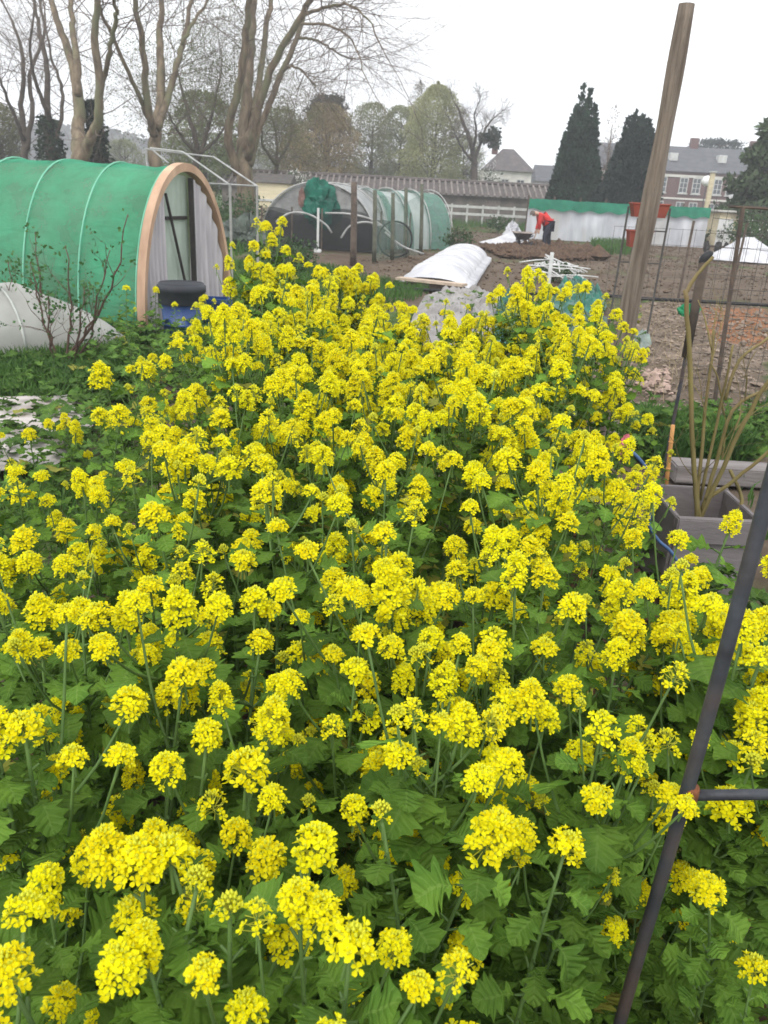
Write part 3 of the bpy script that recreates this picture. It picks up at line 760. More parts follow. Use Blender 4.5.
crown_tree('budding_tree', 'wide pale green tree filling the gap behind the leafing tree', 62, 205, 92, 92, 'blob', mat('soft_green_leaves', (.22, .26, .10), (.13, .16, .065), .4, .8, trans=.35), 18000, .17, 141, gaps=.50, inner=.1)
crown_tree('budding_tree', 'dim brownish grey tree between the largest plane and the budding brown tree', 86, 282, 108, 62, 'blob', GREYGR, 12000, .17, 142, gaps=.50, inner=.1)
crown_tree('budding_tree', 'olive green tree low at the left edge behind the thin dark tree', 58, 6, 104, 66, 'blob', mat('olive_leaves', (.15, .15, .06), (.09, .09, .04), .4, .8, trans=.3), 9000, .17, 143, gaps=.50, inner=.1)
crown_tree('budding_tree', 'faint low tree in the gap between the forked planes', 90, 128, 140, 50, 'blob', GREYGR, 5000, .2, 144, gaps=.50, inner=.1)
crown_tree('budding_tree', 'grey green low tree close against the left side of the white house', 84, 462, 136, 44, 'blob', GREYGR, 7000, .17, 145, gaps=.50, inner=.1)
crown_tree('budding_tree', 'low brown thicket tree left of the budding brown tree', 78, 296, 125, 40, 'blob', BROWNISH, 8000, .16, 47, gaps=.5)
px_tree('mistletoe_tree', 'dark gnarled bare tree with mistletoe clumps beside the white house', 'tree', 74,
    [([(474, 186), (474, 160), (470, 140), (463, 122), (458, 108)], 0, .1, 1), ([(474, 165), (480, 145), (486, 128), (492, 120)], .25, .1, 2), ([(473, 150), (476, 132), (474, 115)], .2, .08, -2), ([(472, 160), (462, 148), (456, 136)], .2, .07, -1)], 12, 46, .5, DARKBARK, ln=1.5, tw=DARKBARK, rate=3.4)
mt_ = [o for o in bpy.data.objects if o.name == 'mistletoe_tree'][0]
for (x, y, s) in ((494, 134, .55), (494, 142, .5), (484, 138, .4)):
    p = Y(x, y, 74); m = MB(); q = rng.normal(size=(260, 3)); q = q / np.linalg.norm(q, axis=1)[:, None] * s * rng.uniform(.3, 1, (260, 1)) ** .5
    m.leaves(p + q, .3, seed=3); m.build('mistletoe', IVY, mt_)
# layered pine tops
def layered(label, px, ptop, wpx, dist, seed, rows):
    g = np.random.default_rng(seed); b = Y(px, 190, dist); base = np.array([b[0], dist, 0]); H = Y(px, ptop, dist)[2]; Wd = wpx * dist / FPX
    t = thing('cedar_tree', label, 'tree', base)
    m = MB(); m.tube([base, base + (0, 0, H * .6), base + (.2, 0, H * .97)], [.45, .3, .08], 8, smooth=3); c = MB()
    for k in range(rows):
        z = H * (1 - .07 - .055 * k * 12 / H * 1.2); s = Wd * .5 * (.45 + .55 * (k + 1) / rows)
        for q in range(7):
            an = g.uniform(0, 6.28); e = base + np.array([math.cos(an) * s * .75, math.sin(an) * s * .75, z + g.normal(0, .15)])
            m.tube([base + (0, 0, z - .5), e], [.09, .03], 4)
            P = e + g.normal(size=(190, 3)) * (s * .26, s * .26, .16); c.leaves(P, .34, seed=seed + q + k * 9, flat=1.)
    m.build('trunk', DARKBARK, t, True); c.build('crown', YEW, t)
layered('dark layered pine top rising above the brownish tree', 326, 91, 36, 84, 51, 4)
layered('flat-topped dark cedar showing above the brick building roof', 712, 136, 42, 128, 52, 2)
crown_tree('bare_birch', 'faint bare tree between the two dark conifers', 70, 603, 104, 30, 'column', mat('faint_twigs', (.30, .27, .25), (.22, .2, .19), .5, .9), 500, .16, 48, gaps=.5, trunk_r=.18, bark=TWIG)
# ivy-clad trunks
for px, y0, y1, dd, wd, lab in ((97, 102, 166, 36, .55, 'dark ivy-clad trunk standing just behind the forked plane'), (52, 118, 166, 41.3, .75, 'stout stump wrapped in dark ivy left of the forked plane')):
    b = Y(px, 166, dd); base = np.array([b[0], dd, 0]); H = Y(px, y0, dd)[2]
    t = thing('ivy_trunk', lab, 'tree', base, 'ivy-clad trunks')
    MB().tube([base, base + (.1, 0, H * .5), base + (.05, 0, H * .97)], [.3, .25, .1], 8, smooth=3).build('trunk', DARKBARK, t, True)
    n = 2600; z = rng.uniform(0, 1, n); th = rng.uniform(0, 6.28, n); r_ = wd * (1 - z ** 3 * .6) * rng.uniform(.5, 1.15, n) * (.7 + .6 * fbm(th * 1.3, z * 8, 7))
    MB().leaves(np.stack([base[0] + r_ * np.cos(th), dd + r_ * np.sin(th), z * H], 1), .2, seed=9).build('ivy', IVY, t)
# a small white-blossomed bush and low shrubs by the shed
def bush(label, px, py, dist, wd, h, mt, n, sz, seed, name='shrub', cat='shrub', extra=None, group=None):
    g = np.random.default_rng(seed); b = G(px, py) if dist is None else Y(px, py, dist); base = np.array([b[0], b[1], 0.])
    t = thing(name, label, cat, base, group); T = Twigs(seed)
    for k in range(7): an = g.uniform(0, 6.28); T.grow(base, (math.cos(an) * .5, math.sin(an) * .5, 1), h * .6, .012 + h * .008, 2, .05)
    m = MB(); T.mesh(m); m.build('stem', TWIG, t)
    q = g.normal(size=(n, 3)); q /= np.linalg.norm(q, axis=1)[:, None]; q *= g.uniform(.2, 1, (n, 1)) ** .4 * (.6 + .6 * g.random((n, 1)))
    c = MB(); c.leaves(base + np.array([0, 0, h * .55]) + q * (wd * .5, wd * .5, h * .45), sz, seed=seed); mats = [mt]
    if extra: c.leaves(base + np.array([0, 0, h * .6]) + q[:extra[1]] * (wd * .52, wd * .52, h * .47), sz * .8, m=1, seed=seed + 1); mats.append(extra[0])
    c.build('foliage', mats, t); return t
BLOS = mat('white_blossom', (.75, .74, .7), (.6, .6, .55), 5, .7, trans=.2)
BUSHG = mat('bush_leaves', (.06, .11, .035), (.025, .05, .018), 2, .6, trans=.2)
bush('shrub in white blossom against the tiled shed roof', 296, 192, 58, 2.2, 3.0, BUSHG, 500, .16, 61, extra=(BLOS, 420))
bush('left white flowering shrub in front of the pale house', 489, 186, 80, 2.6, 4.6, BUSHG, 300, .25, 62, extra=(BLOS, 300))
bush('brown twiggy shrub left of the white rail fence', 430, 222, 45, 2.2, 1.0, mat('dry_leaves', (.2, .16, .09), (.12, .09, .05), 2, .8), 300, .12, 63)
bush('dark green bush before the white rail fence', 499, 222, 46, 1.7, .9, BUSHG, 420, .14, 64)
bush('small leafy bush left of the pale house shrub', 458, 245, 27, 1.1, .8, BUSHG, 500, .10, 65)
bush('flowering green shrub at the right edge beyond the wire fence', 757, 244, 36, 3.2, 1.6, BUSHG, 1500, .13, 66, extra=(BLOS, 150))
bush('dark bush below the white globe lamp', 757, 225, 42, 2.0, 2.0, BUSHG, 600, .16, 67)
bush('green bush beside the dark netted tunnel', 242, 225, 30, 2.2, 1.5, BUSHG, 900, .12, 68)
bush('leafy green clump behind the tall yellow mustard', 285, 274, None, 1.5, .75, BUSHG, 1200, .09, 69)
# ------------------------------------------------------------------ green tunnel
SHADENET = sheer('green_shade_net', (.045, .335, .185), .68)
PLAST = mat('milky_plastic', (.62, .70, .62), (.50, .57, .50), 2, .5, .2, 6, trans=.4)
DRAPE = mat('lilac_fleece', (.60, .56, .58), (.44, .41, .43), 3, .85, .4, 7, trans=.2, stretch=(3, 3, .5))
fl, fr_ = G(143, 334)[:2], G(229, 313)[:2]
mid = (fl + fr_) / 2; span = fr_ - fl; W2 = np.linalg.norm(span) / 2; sx = span / (2 * W2)
ax = np.array([-sx[1], sx[0]]); ax = ax if ax[0] < 0 else -ax            # runs away to the left
TH = Y(186, 165, mid[1])[2]
def tun(s, d, z): return np.array([mid[0] + sx[0] * s + ax[0] * d, mid[1] + sx[1] * s + ax[1] * d, z])
def arch(th, k=1.0): return -W2 * k * np.sign(np.cos(th)) * np.abs(np.cos(th)) ** 1.0, TH * k * np.sin(th) ** .93
def archz(s, k=1.0):
    c_ = min(1, (abs(s) / (W2 * k))); return TH * k * max(0, 1 - c_ * c_) ** .465
t = thing('poly_tunnel', 'long arched garden tunnel under green shade net with wooden end hoop', 'tunnel', (*mid, 0))
TL = 9.5
def cover(k, z0, u, v, sag):
    th = .02 + (math.pi - .04) * u; s, z = arch(th, k); d = .06 + TL * v
    sg = sag * np.abs(np.sin(d * math.pi / .8)) * (.4 + np.sin(th)) + .014 * (fbm(d * 3, th * 4, 8) - .5) * 2
    s, z = s * (1 - sg), z * (1 - sg)
    return mid[0] + sx[0] * s + ax[0] * d, mid[1] + sx[1] * s + ax[1] * d, np.maximum(z, z0)
m = MB(); m.grid(lambda u, v: cover(.975, .01, u, v, .01), 40, 90); m.build('film_cover', mat('tunnel_film', (.66, .66, .50), (.34, .36, .22), .9, .5, .3, 5, trans=.35), t, True)
m = MB(); m.grid(lambda u, v: cover(1.0, .06, u, v, .012), 44, 160); m.build('shade_net', SHADENET, t, True)
for k in range(12):
    d = .03 + .8 * k; th = np.linspace(.03, math.pi - .03, 30)
    m = MB(); m.tube([tun(*(arch(q, 1.0)[0], d + .05, arch(q, 1.0)[1])) for q in th], .012, 6); m.build('hoop', mat('pale_hoop', (.18, .44, .31), (.12, .36, .24), 4, .6), t, True)
# wooden end hoop: a bent board with real depth
m = MB(); th = np.linspace(.0, math.pi, 46); V = []; n = len(th)
for q in th:
    (s1, z1), (s0, z0) = arch(q, 1.012), arch(q, .962)
    V += [tun(s1, -.05, z1), tun(s0, -.05, z0), tun(s0, .06, z0), tun(s1, .06, z1)]
F = []
for i in range(n - 1):
    for j in range(4): F.append((i * 4 + j, i * 4 + (j + 1) % 4, i * 4 + 4 + (j + 1) % 4, i * 4 + 4 + j))
m.add(V, F); m.build('end_hoop', WOODTAN, t)
m = MB(); s_ = np.linspace(-.30, .12, 8) * W2 / 1
def sheet(m, s0, s1, d0, amp, z0=.0, k=.94, nw=6, gather=0.0, n=26, seed=1):
    def fn(u, v):
        s = s0 + (s1 - s0) * u; top = np.array([[archz(float(a), k) for a in r] for r in s])
        z = z0 + (top - z0) * v; d = d0 + amp * np.sin(u * nw * 6.283 + 2 * np.sin(v * 3)) * (1 - .5 * v) + .03 * fbm(u * 6, v * 3, seed)
        s2 = s + gather * (1 - v) * (.5 - u)
        return mid[0] + sx[0] * s2 + ax[0] * d, mid[1] + sx[1] * s2 + ax[1] * d, z
    m.grid(fn, n * 2, n); return m
sheet(MB(), -W2 * .90, -W2 * .42, .0, .03, seed=2).build('end_curtain', DRAPE, t, True)
sheet(MB(), W2 * .14, W2 * .90, .0, .035, seed=3).build('end_curtain', DRAPE, t, True)
sheet(MB(), -W2 * .50, W2 * .16, .06, .004, seed=4).build('end_panel', PLAST, t, True)
DARKW = mat('dark_slat', (.04, .035, .032), (.02, .018, .017), 6, .8)
zs = archz(W2 * .10, .93)
m = MB(); m.bar(tun(W2 * .11, -.02, 0), tun(W2 * .11, -.02, zs), .06, .05); m.build('door_post', DARKW, t)
m = MB(); m.bar(tun(-W2 * .42, .05, 0), tun(-W2 * .42, .05, archz(W2 * .42, .93)), .05, .04); m.build('door_post', mat('pale_post', (.5, .48, .45), None, 4, .8), t)
zb = Y(185, 218, mid[1])[2]
m = MB(); m.bar(tun(-W2 * .36, .06, zb), tun(W2 * .10, .06, zb), .045, .04); m.build('cross_bar', DARKW, t)
m = MB(); m.bar(tun(-W2 * .36, .03, zb + .28), tun(W2 * .06, .03, .25), .025, .025); m.build('brace', DARKW, t)

# dark-lidded blue water butt in front of the tunnel end
b = np.array([*G(186, 345)[:2], 0]); b[1] = 9.3; b[0] = Y(182, 300, 9.3)[0]
zt = Y(182, 276, 9.3)[2]
t = thing('water_butt', 'blue plastic water butt with black lid before the tunnel end', 'barrel', b)
BLU = mat('bright_blue_plastic', (.014, .055, .20), (.008, .032, .12), 3, .4, spec=.5)
BLK = mat('black_lid', (.035, .038, .045), (.02, .022, .028), 4, .55)
q = zt - .2
MB().lathe(b, [(.18, 0), (.21, .04), (.222, q * .35), (.235, q * .36), (.235, q * .40), (.222, q * .41), (.235, q * .8), (.243, q)], 28).build('body', BLU, t, True)
MB().lathe(b, [(.255, q - .10), (.262, q - .09), (.262, q + .03), (.272, q + .035), (.272, q + .10), (.262, q + .105), (.245, q + .13), (.235, q + .125), (.0, q + .14)], 28).build('lid', BLK, t, True)
b2 = Y(216, 315, 9.9); b2[2] = 0
t = thing('plastic_crate', 'small bright blue plastic crate half hidden right of the water butt', 'crate', b2)
m = MB(); zc = Y(216, 298, 9.9)[2]
for s, c in (((.34, .02, zc), (0, -.15)), ((.34, .02, zc), (0, .15)), ((.02, .28, zc), (-.16, 0)), ((.02, .28, zc), (.16, 0))): m.box((b2[0] + c[0], b2[1] + c[1], zc / 2), s)
m.box((b2[0], b2[1], .02), (.32, .28, .03)); m.build('body', BLU, t)
MB().box((b2[0], b2[1] - .175, zc - .02), (.38, .03, .05)).build('rim', BLU, t)

# low fleece cloche in front of the tunnel
ca, cb = G(92, 353)[:2], G(-90, 372)[:2]
cdir = nrm(cb - ca); cn = np.array([cdir[1], -cdir[0]]); 
ch = Y(5, 278, 8.6)[2]
t = thing('fleece_cloche', 'low greyish white fleece cloche in front of the green tunnel side', 'cloche', (*ca, 0))
def cl(u, v):
    th = math.pi * v; d = u * 5.5; end = np.clip(u * 5.5 / 1.0, 0, 1) ** .5
    s = np.cos(th) * .62 + .02 * np.sin(d * 7); z = ch * np.sin(th) ** .8 * end * (1 - .05 * np.abs(np.sin(d * 3.1))) + .02 * fbm(d * 4, th * 3, 3)
    return ca[0] + cdir[0] * d + (cn[0] * s), ca[1] + cdir[1] * d + .62 + cn[1] * s, z
MB().grid(cl, 90, 26).build('fleece', mat('old_fleece', (.46, .46, .43), (.33, .33, .30), 2, .85, .35, 7, trans=.3), t, True)
for k in range(4):
    d = (1.2 + 1.3 * k) / 5.5; m = MB(); m.tube(np.array([cl(d, v) for v in np.linspace(.02, .98, 16)]) + (0, 0, .012), .014, 6); m.build('hoop', mat('cloche_hoop', (.5, .52, .48), None, 4, .6), t, True)

# pale sheet lying among the weeds, lower left
sp = GP((-30, 402), (80, 396), (95, 425), (60, 470), (-30, 480))
xs, ys_ = np.array(sp).T; m = MB()
def shf(u, v):
    xl = sp[0][0] * (1 - v) + sp[4][0] * v; xr = np.interp(v, [0, .4, 1], [sp[1][0], sp[2][0], sp[3][0]])
    yl = sp[0][1] * (1 - v) + sp[4][1] * v; yr = np.interp(v, [0, .4, 1], [sp[1][1], sp[2][1], sp[3][1]])
    x, y = xl * (1 - u) + xr * u, yl * (1 - u) + yr * u
    e = np.minimum.reduce([u, 1 - u, v, 1 - v]) * 8
    return x + .06 * (fbm(v * 9, u, 4) - .5), y, .035 + np.clip(e, 0, 1) * .05 + .05 * (fbm(x * 2, y * 2, 6) - .5)
m.grid(shf, 50, 50); tag(m.build('ground_sheet', mat('dirty_white_sheet', (.47, .43, .41), (.26, .225, .20), 3, .85, .5, 20), smooth=True), 'dirty white sheet lying on the ground among weeds left of the bed', 'sheet')

GREYPIPE = mat('dull_white_pipe', (.38, .38, .37), (.25, .25, .24), 5, .5)
# white pipe frame of a roofless greenhouse
D0, D1 = 14.5, 17.0
pts = {k: Y(x, y, d) for k, (x, y, d) in dict(a=(146, 149, D1), b=(214, 157, D1), c=(183, 152, D0), d=(257, 186, D0 + .6), e=(200, 183, D0 - .2), f=(150, 148, D0), g=(230, 185, D0 - .6), h=(168, 163, D0)).items()}
t = thing('pipe_frame', 'white pipe frame with sloping ridge bars beyond the tunnel end', 'frame', (*pts['d'][:2], 0))
for a_, b_ in ('ab', 'bd', 'cg', 'ed', 'fc', 'fh'):
    MB().tube([pts[a_], pts[b_]], .015, 7).build('bar', GREYPIPE, t)
for k in 'dg':
    MB().tube([pts[k], (pts[k][0], pts[k][1], 0)], .022, 7).build('leg', mat('grey_pipe', (.35, .34, .32), None, 5, .6), t)
for k, e in (('a', 0), ('e', 0)):
    MB().tube([pts[k], (pts[k][0], pts[k][1], 0)], .015, 7).build('leg', GREYPIPE, t)
# dead stub trunk near it
b = G(207, 238); t = thing('tree_stump', 'thin pale broken stump standing beside the pipe frame', 'stump', (b[0], b[1], 0))
b15 = Y(208, 215, 17)
t.location = (b15[0], b15[1], 0)
MB().tube([(b15[0], b15[1], 0), (b15[0] + .02, b15[1], .7), (b15[0] + .12, b15[1], Y(223, 192, 17)[2])], [.07, .06, .045], 8, smooth=3).build('trunk', BARK, t, True)

# ------------------------------------------------------------------ netted tunnels in the middle distance
def hoop_pts(c, w2, h, axis_side, n=24, p=.8): return [np.array([c[0] + axis_side[0] * -math.cos(q) * w2, c[1] + axis_side[1] * -math.cos(q) * w2, h * math.sin(q) ** p]) for q in np.linspace(0, math.pi, n)]
def tunnel(t, c, w2, h, side, along, L, mt, nm, zmin=0.0, u0=0., u1=1., k=1., wob=.03):
    def fn(u, v):
        q = math.pi * (u0 + (u1 - u0) * u); x = -np.cos(q) * w2 * k; z = np.maximum(h * k * np.sin(np.clip(q, 0, math.pi)) ** .8, zmin); d = L * v
        k2 = 1 - wob * (np.abs(np.sin(d * 2.2)) + .6 * fbm(d * 2, q * 3, 5))
        return c[0] + side[0] * x * k2 + along[0] * d, c[1] + side[1] * x * k2 + along[1] * d, z * k2
    return MB().grid(fn, 30, 30).build(nm, mt, t, True)
c1 = G(322, 251); c1[1] = 26.0; c1[0] = Y(318, 240, 26)[0]; w1 = (Y(380, 230, 26)[0] - Y(262, 230, 26)[0]) / 2; h1 = Y(318, 182, 26)[2]
t = thing('netted_tunnel', 'rounded film tunnel with dark netting and green tarp stuffed in its opening', 'tunnel', (c1[0], c1[1], 0))
sd = np.array([.985, -.17]); al = np.array([.17, .985])
tunnel(t, c1, w1, h1, sd, al, 5.5, mat('grey_film', (.42, .43, .42), (.28, .29, .28), 2, .45, .4, 4, trans=.3), 'film_cover')
def endw(u, v):
    q = math.pi * u; x = -np.cos(q) * w1 * .97; z = h1 * .97 * np.sin(q) ** .8 * v
    return c1[0] + sd[0] * x, c1[1] + sd[1] * x + .05 + .06 * np.sin(x * 6) * (1 - v), z
MB().grid(endw, 40, 12).build('end_sheet', sheer('dull_film', (.42, .42, .41), .8), t, True)
def darkend(u, v):
    q = math.pi * u; x = -np.cos(q) * w1 * .99; z = np.minimum(h1 * .97 * np.sin(q) ** .8, 1.08 + .12 * np.sin(x * 2)) * v
    return c1[0] + sd[0] * x - .01, c1[1] + sd[1] * x - .05 + .03 * np.sin(x * 9), z
MB().grid(darkend, 40, 8).build('net_skirt', DARKNET, t, True)
for d, k in ((-.04, 1.0), (1.8, 1.01), (3.6, 1.01)):
    MB().tube([p + np.array([al[0] * d, al[1] * d, 0]) for p in hoop_pts(c1, w1 * k, h1 * k, sd)], .024, 6).build('hoop', GREYPIPE, t, True)
# crumpled tarp in the opening
def crumple(name, c, s, mt, seed, label, cat, n=40, flat=1.0, parent=None):
    m = MB()
    def fn(u, v):
        th, ph = u * 6.2832, v * math.pi; r_ = 1 + .55 * (fbm(np.cos(th) * 1.6 + 5, ph * 1.6 + np.sin(th) * 1.6, seed, 3) - .5) * 2 + .5 * (fbm(np.cos(th) * 5 + 9, ph * 5 + np.sin(th) * 5, seed + 3) - .5) * 2
        return c[0] + s[0] * r_ * np.sin(ph) * np.cos(th), c[1] + s[1] * r_ * np.sin(ph) * np.sin(th), np.maximum(c[2] + s[2] * r_ * np.cos(ph), .012)
    m.grid(fn, n, n // 2); o = m.build(name, mt, parent, False)
    return o if parent is not None else tag(o, label, cat)
p = Y(318, 203, 25.9); crumple('door_tarp', p, (.50, .12, .55), mat('dark_teal_tarp', (.010, .13, .085), (.004, .045, .03), 3, .5, .6, 7), 5, None, None, parent=t)
p = Y(302, 198, 25.85); crumple('door_tarp', p, (.09, .05, .22), mat('brown_rag', (.2, .12, .1), None, 4, .8), 6, None, None, parent=t)
GREYPIPE = mat('dull_white_pipe', (.38, .38, .37), (.25, .25, .24), 5, .5)
# bent white hoops and a post in front of it
for lab, pp, dd in (('long bent white hoop lying before the netted tunnel', [(276, 222), (290, 213), (308, 214), (325, 224), (332, 233)], 24.6), ('white hoop arching right of the netted tunnel', [(325, 213), (350, 214), (375, 221), (392, 236), (398, 250)], 24.2), ('white hoop leaning by the fence posts, lower of the pair', [(341, 238), (350, 226), (366, 222), (380, 226)], 24.0), ('straight white rod propped low beside the mesh posts', [(385, 232), (402, 246), (424, 254)], 23.5)):
    P = np.array([Y(x, y, dd) for x, y in pp]); o = MB().tube(P, .030, 6, smooth=4).build('plastic_hoop', GREYPIPE, smooth=True); tag(o, lab, 'hoop', 'loose white hoops')
b = Y(318, 230, 24.4); t2 = thing('white_post', 'short white post with flat foot before the netted tunnel', 'post', (b[0], b[1], 0))
MB().tube([(b[0], b[1], 0), (b[0], b[1], Y(318, 208, 24.4)[2])], .035, 8).build('shaft', PIPEWHITE, t2); MB().box((b[0], b[1], .05), (.22, .22, .1), bev=.02).build('foot', PIPEWHITE, t2)
# black net fence along the plot
x0, x1 = Y(262, 240, 24.8), Y(440, 250, 25.6)
t2 = thing('net_fence', 'black netting fence stretched low across the front of the netted tunnel', 'fence', (x0[0], 24.8, 0))
MB().grid(lambda u, v: (x0[0] + (x1[0] - x0[0]) * .82 * u, 24.8 + .6 * u + .03 * np.sin(u * 40), .02 + v * (1.12 + .06 * np.sin(u * 17)) * (1 - .25 * u)), 60, 6).build('netting', DARKNET, t2, True)
for k in range(6): MB().tube([(x0[0] + (x1[0] - x0[0]) * .82 * k / 5, 24.77 + .6 * k / 5, 0), (x0[0] + (x1[0] - x0[0]) * .82 * k / 5, 24.77 + .6 * k / 5, 1.2)], .025, 6).build('stake', POSTBROWN, t2)
# second tunnel, white and green stripes, to the right behind
c2 = Y(392, 226, 29.5); c2[2] = 0; w2_ = 1.5; h2 = Y(400, 190, 29.5)[2]
t = thing('striped_tunnel', 'white film tunnel with green net stripes behind the mesh posts', 'tunnel', (c2[0], c2[1], 0))
s2, a2 = np.array([.55, -.835]), np.array([.835, .55]); c2 = c2 - np.array([a2[0] * 1.2, a2[1] * 1.2, 0])
tunnel(t, c2, w2_, h2, s2, a2, 2.7, mat('white_film', (.48, .52, .50), (.34, .39, .37), 2, .4, .4, 4, trans=.3), 'film_cover')
for d0, L in ((.12, .28), (.85, .30), (1.75, .93)):
    cc = c2 + np.array([a2[0] * d0, a2[1] * d0, 0]); tunnel(t, cc, w2_, h2, s2, a2, L, sheer('teal_net', (.12, .27, .205), .62), 'net_strip', k=1.02)
for d in (0., .9, 1.8, 2.7):
    cc = c2 + np.array([a2[0] * d, a2[1] * d, 0]); MB().tube(hoop_pts(cc, w2_ * 1.03, h2 * 1.03, s2), .02, 6).build('hoop', GREYPIPE, t, True)
def end2(u, v):
    q = math.pi * u; x = -np.cos(q) * w2_ * .97; return c2[0] + s2[0] * x, c2[1] + s2[1] * x, h2 * .97 * np.sin(q) ** .8 * v
MB().grid(end2, 30, 8).build('end_sheet', FILM, t, True)
# tall posts of the plot fence there
for k, (x, yt, yb, dd, lab) in enumerate(((353, 182, 268, 20.6, 'leftmost and darkest of the posts in front of the netted tunnel'), (374, 190, 263, 21.8, 'second post, thinner, before the netted tunnel'), (392, 193, 258, 23.2, 'third post, just left of the striped tunnel'), (405, 188, 254, 24.4, 'fourth post, before the striped tunnel'), (421, 184, 250, 25.6, 'tall post at the right end of the row by the striped tunnel'))):
    b = Y(x, yb, dd); tp = Y(x + 1, yt, dd); b[2] = 0
    t = thing('fence_post', lab, 'post', b, 'tall wooden posts before the tunnels')
    MB().tube([b, (b + tp) / 2 + (.01, 0, 0), tp], [.085, .08, .07] if k == 0 else [.06, .055, .05], 8, smooth=2).build('shaft', POSTBROWN if k == 0 else mat('greenish_post', (.12, .125, .09), (.07, .072, .055), 6, .9), t, True)
P = [Y(353, 0, 20.6)[0], Y(421, 0, 25.6)[0]]
t = thing('mesh_fence', 'fine green mesh hung between the tall posts before the striped tunnel', 'fence', (Y(374, 230, 21.8)[0], 21.8, 0))
a_, b_ = Y(374, 230, 21.85), Y(421, 230, 25.65)
MB().grid(lambda u, v: (a_[0] + (b_[0] - a_[0]) * u, a_[1] + (b_[1] - a_[1]) * u + .05, v * (1.55 + .1 * np.sin(u * 9))), 20, 6).build('netting', sheer('pale_green_net', (.16, .26, .2), .3), t, True)
# dark bags by the shed
for (x, y, s, lab) in ((237, 236, (.55, .4, .42), 'crumpled grey green bag lying left of the netted tunnel'), (250, 228, (.4, .35, .5), 'dark bag heaped against the netted tunnel side')):
    p = Y(x, y, 24); p[2] = s[2] * .7; crumple('garden_bag', p, s, mat('grey_green_bag', (.10, .12, .10), (.05, .06, .05), 3, .5, .4, 8), int(x), lab, 'bag')
p = Y(395, 240, 23.9); t = thing('old_wheel', 'large spoked wheel leaning behind the mesh posts', 'wheel', (p[0], p[1], 0))
th = np.linspace(0, 2 * math.pi, 30); m = MB(); m.tube([(p[0] + .48 * math.cos(q), p[1], .5 + .48 * math.sin(q)) for q in th], .03, 6, cap=False); m.build('rim', mat('dark_rubber', (.03, .03, .03), None, 4, .7), t, True)
m = MB()
for q in th[::3]: m.tube([(p[0], p[1], .5), (p[0] + .47 * math.cos(q), p[1], .5 + .47 * math.sin(q))], .003, 4)
m.build('spokes', WIRE, t)

# ------------------------------------------------------------------ white low tunnel, fleece heaps
A, B = G(403, 285)[:2], G(466, 292)[:2]; Cc = G(487, 262)[:2]
A, B = np.array(A), np.array(B); back = np.array(Cc) - B
t = thing('low_tunnel', 'white fleece low tunnel with wooden end board on the bare plot', 'tunnel', ((A[0] + B[0]) / 2, A[1], 0))
hh = Y(440, 249, (A[1] + B[1]) / 2 + 1.2)[2] * .8
hh = .46
def lowt(u, v):
    q = math.pi * u; c_ = (1 - np.cos(q)) / 2; w_ = .0
    z = hh * np.sin(q) ** .75 * np.clip((v + .02) * 9, 0, 1) ** .5 * (1 - .05 * np.abs(np.sin(v * 12)))
    fl_ = np.where((u < .06) | (u > .94), .1, 0)
    x = A[0] + (B[0] - A[0]) * (c_ + np.where(u < .06, -.08, np.where(u > .94, .1, 0))) + back[0] * v; y = A[1] + (B[1] - A[1]) * c_ + back[1] * v
    return x + .03 * (fbm(v * 14, u * 3, 2) - .5), y, np.maximum(z, .03) + .015 * fbm(u * 9, v * 9, 8)
MB().grid(lowt, 40, 50).build('fleece', WHITEFLEECE, t, True)
for v in (.12, .38, .64, .9):
    m = MB(); m.tube(np.array([lowt(np.array(u), np.array(v)) for u in np.linspace(.08, .92, 18)]) + (0, 0, .006), .014, 5); m.build('hoop', PIPEWHITE, t, True)
m = MB(); m.bar((A[0] - .1, A[1] - .12, .14), (B[0] - .05, B[1] - .14, .14), .05, .26, up=(0, 1, 0)); m.build('end_board', mat('pale_board', (.50, .40, .31), (.38, .30, .23), 4, .8, .2, 20, stretch=(.3, 4, 4)), t)

def heap(lab, c, sxy, h, rot, seed, fn_shape=0):
    m = MB(); ca_, sa_ = math.cos(rot), math.sin(rot)
    def fn(u, v):
        th = u * 6.2832; r_ = v; x = np.cos(th) * r_ * sxy[0] * (1 + .18 * (fbm(np.cos(th) * 2 + 4, np.sin(th) * 2 + 4, seed) - .5)); y = np.sin(th) * r_ * sxy[1]
        ridge = np.exp(-((x / sxy[0] - .25 * fn_shape) / .55) ** 2)
        z = h * np.clip(1 - r_ ** 1.3, 0, 1) * (.45 + .55 * ridge) * (.8 + .4 * fbm(x * 1.2 + 3, y * 1.2 + 3, seed + 1)) + .03 * fbm(x * 5, y * 5, seed) + .02
        return c[0] + x * ca_ - y * sa_, c[1] + x * sa_ + y * ca_, z
    m.grid(fn, 48, 20); return tag(m.build('fleece_heap', WHITEFLEECE, smooth=True), lab, 'fleece', 'white fleece heaps')
c = G(492, 237); heap('left white fleece heap near the wheelbarrow on the bare plot', (c[0], 34.5), (1.15, .9), .55, .1, 3, 1)
p = Y(513, 226, 35.5); crumple('fleece_roll', (p[0], 35.5, .4), (.33, .3, .36), WHITEFLEECE, 12, 'small rolled white fleece bundle right of the left fleece heap', 'fleece')
c = G(708, 254); heap('broad white fleece heap behind the wire fence', (c[0] + .2, 31.5), (1.75, 1.3), .85, -.12, 5, -1)
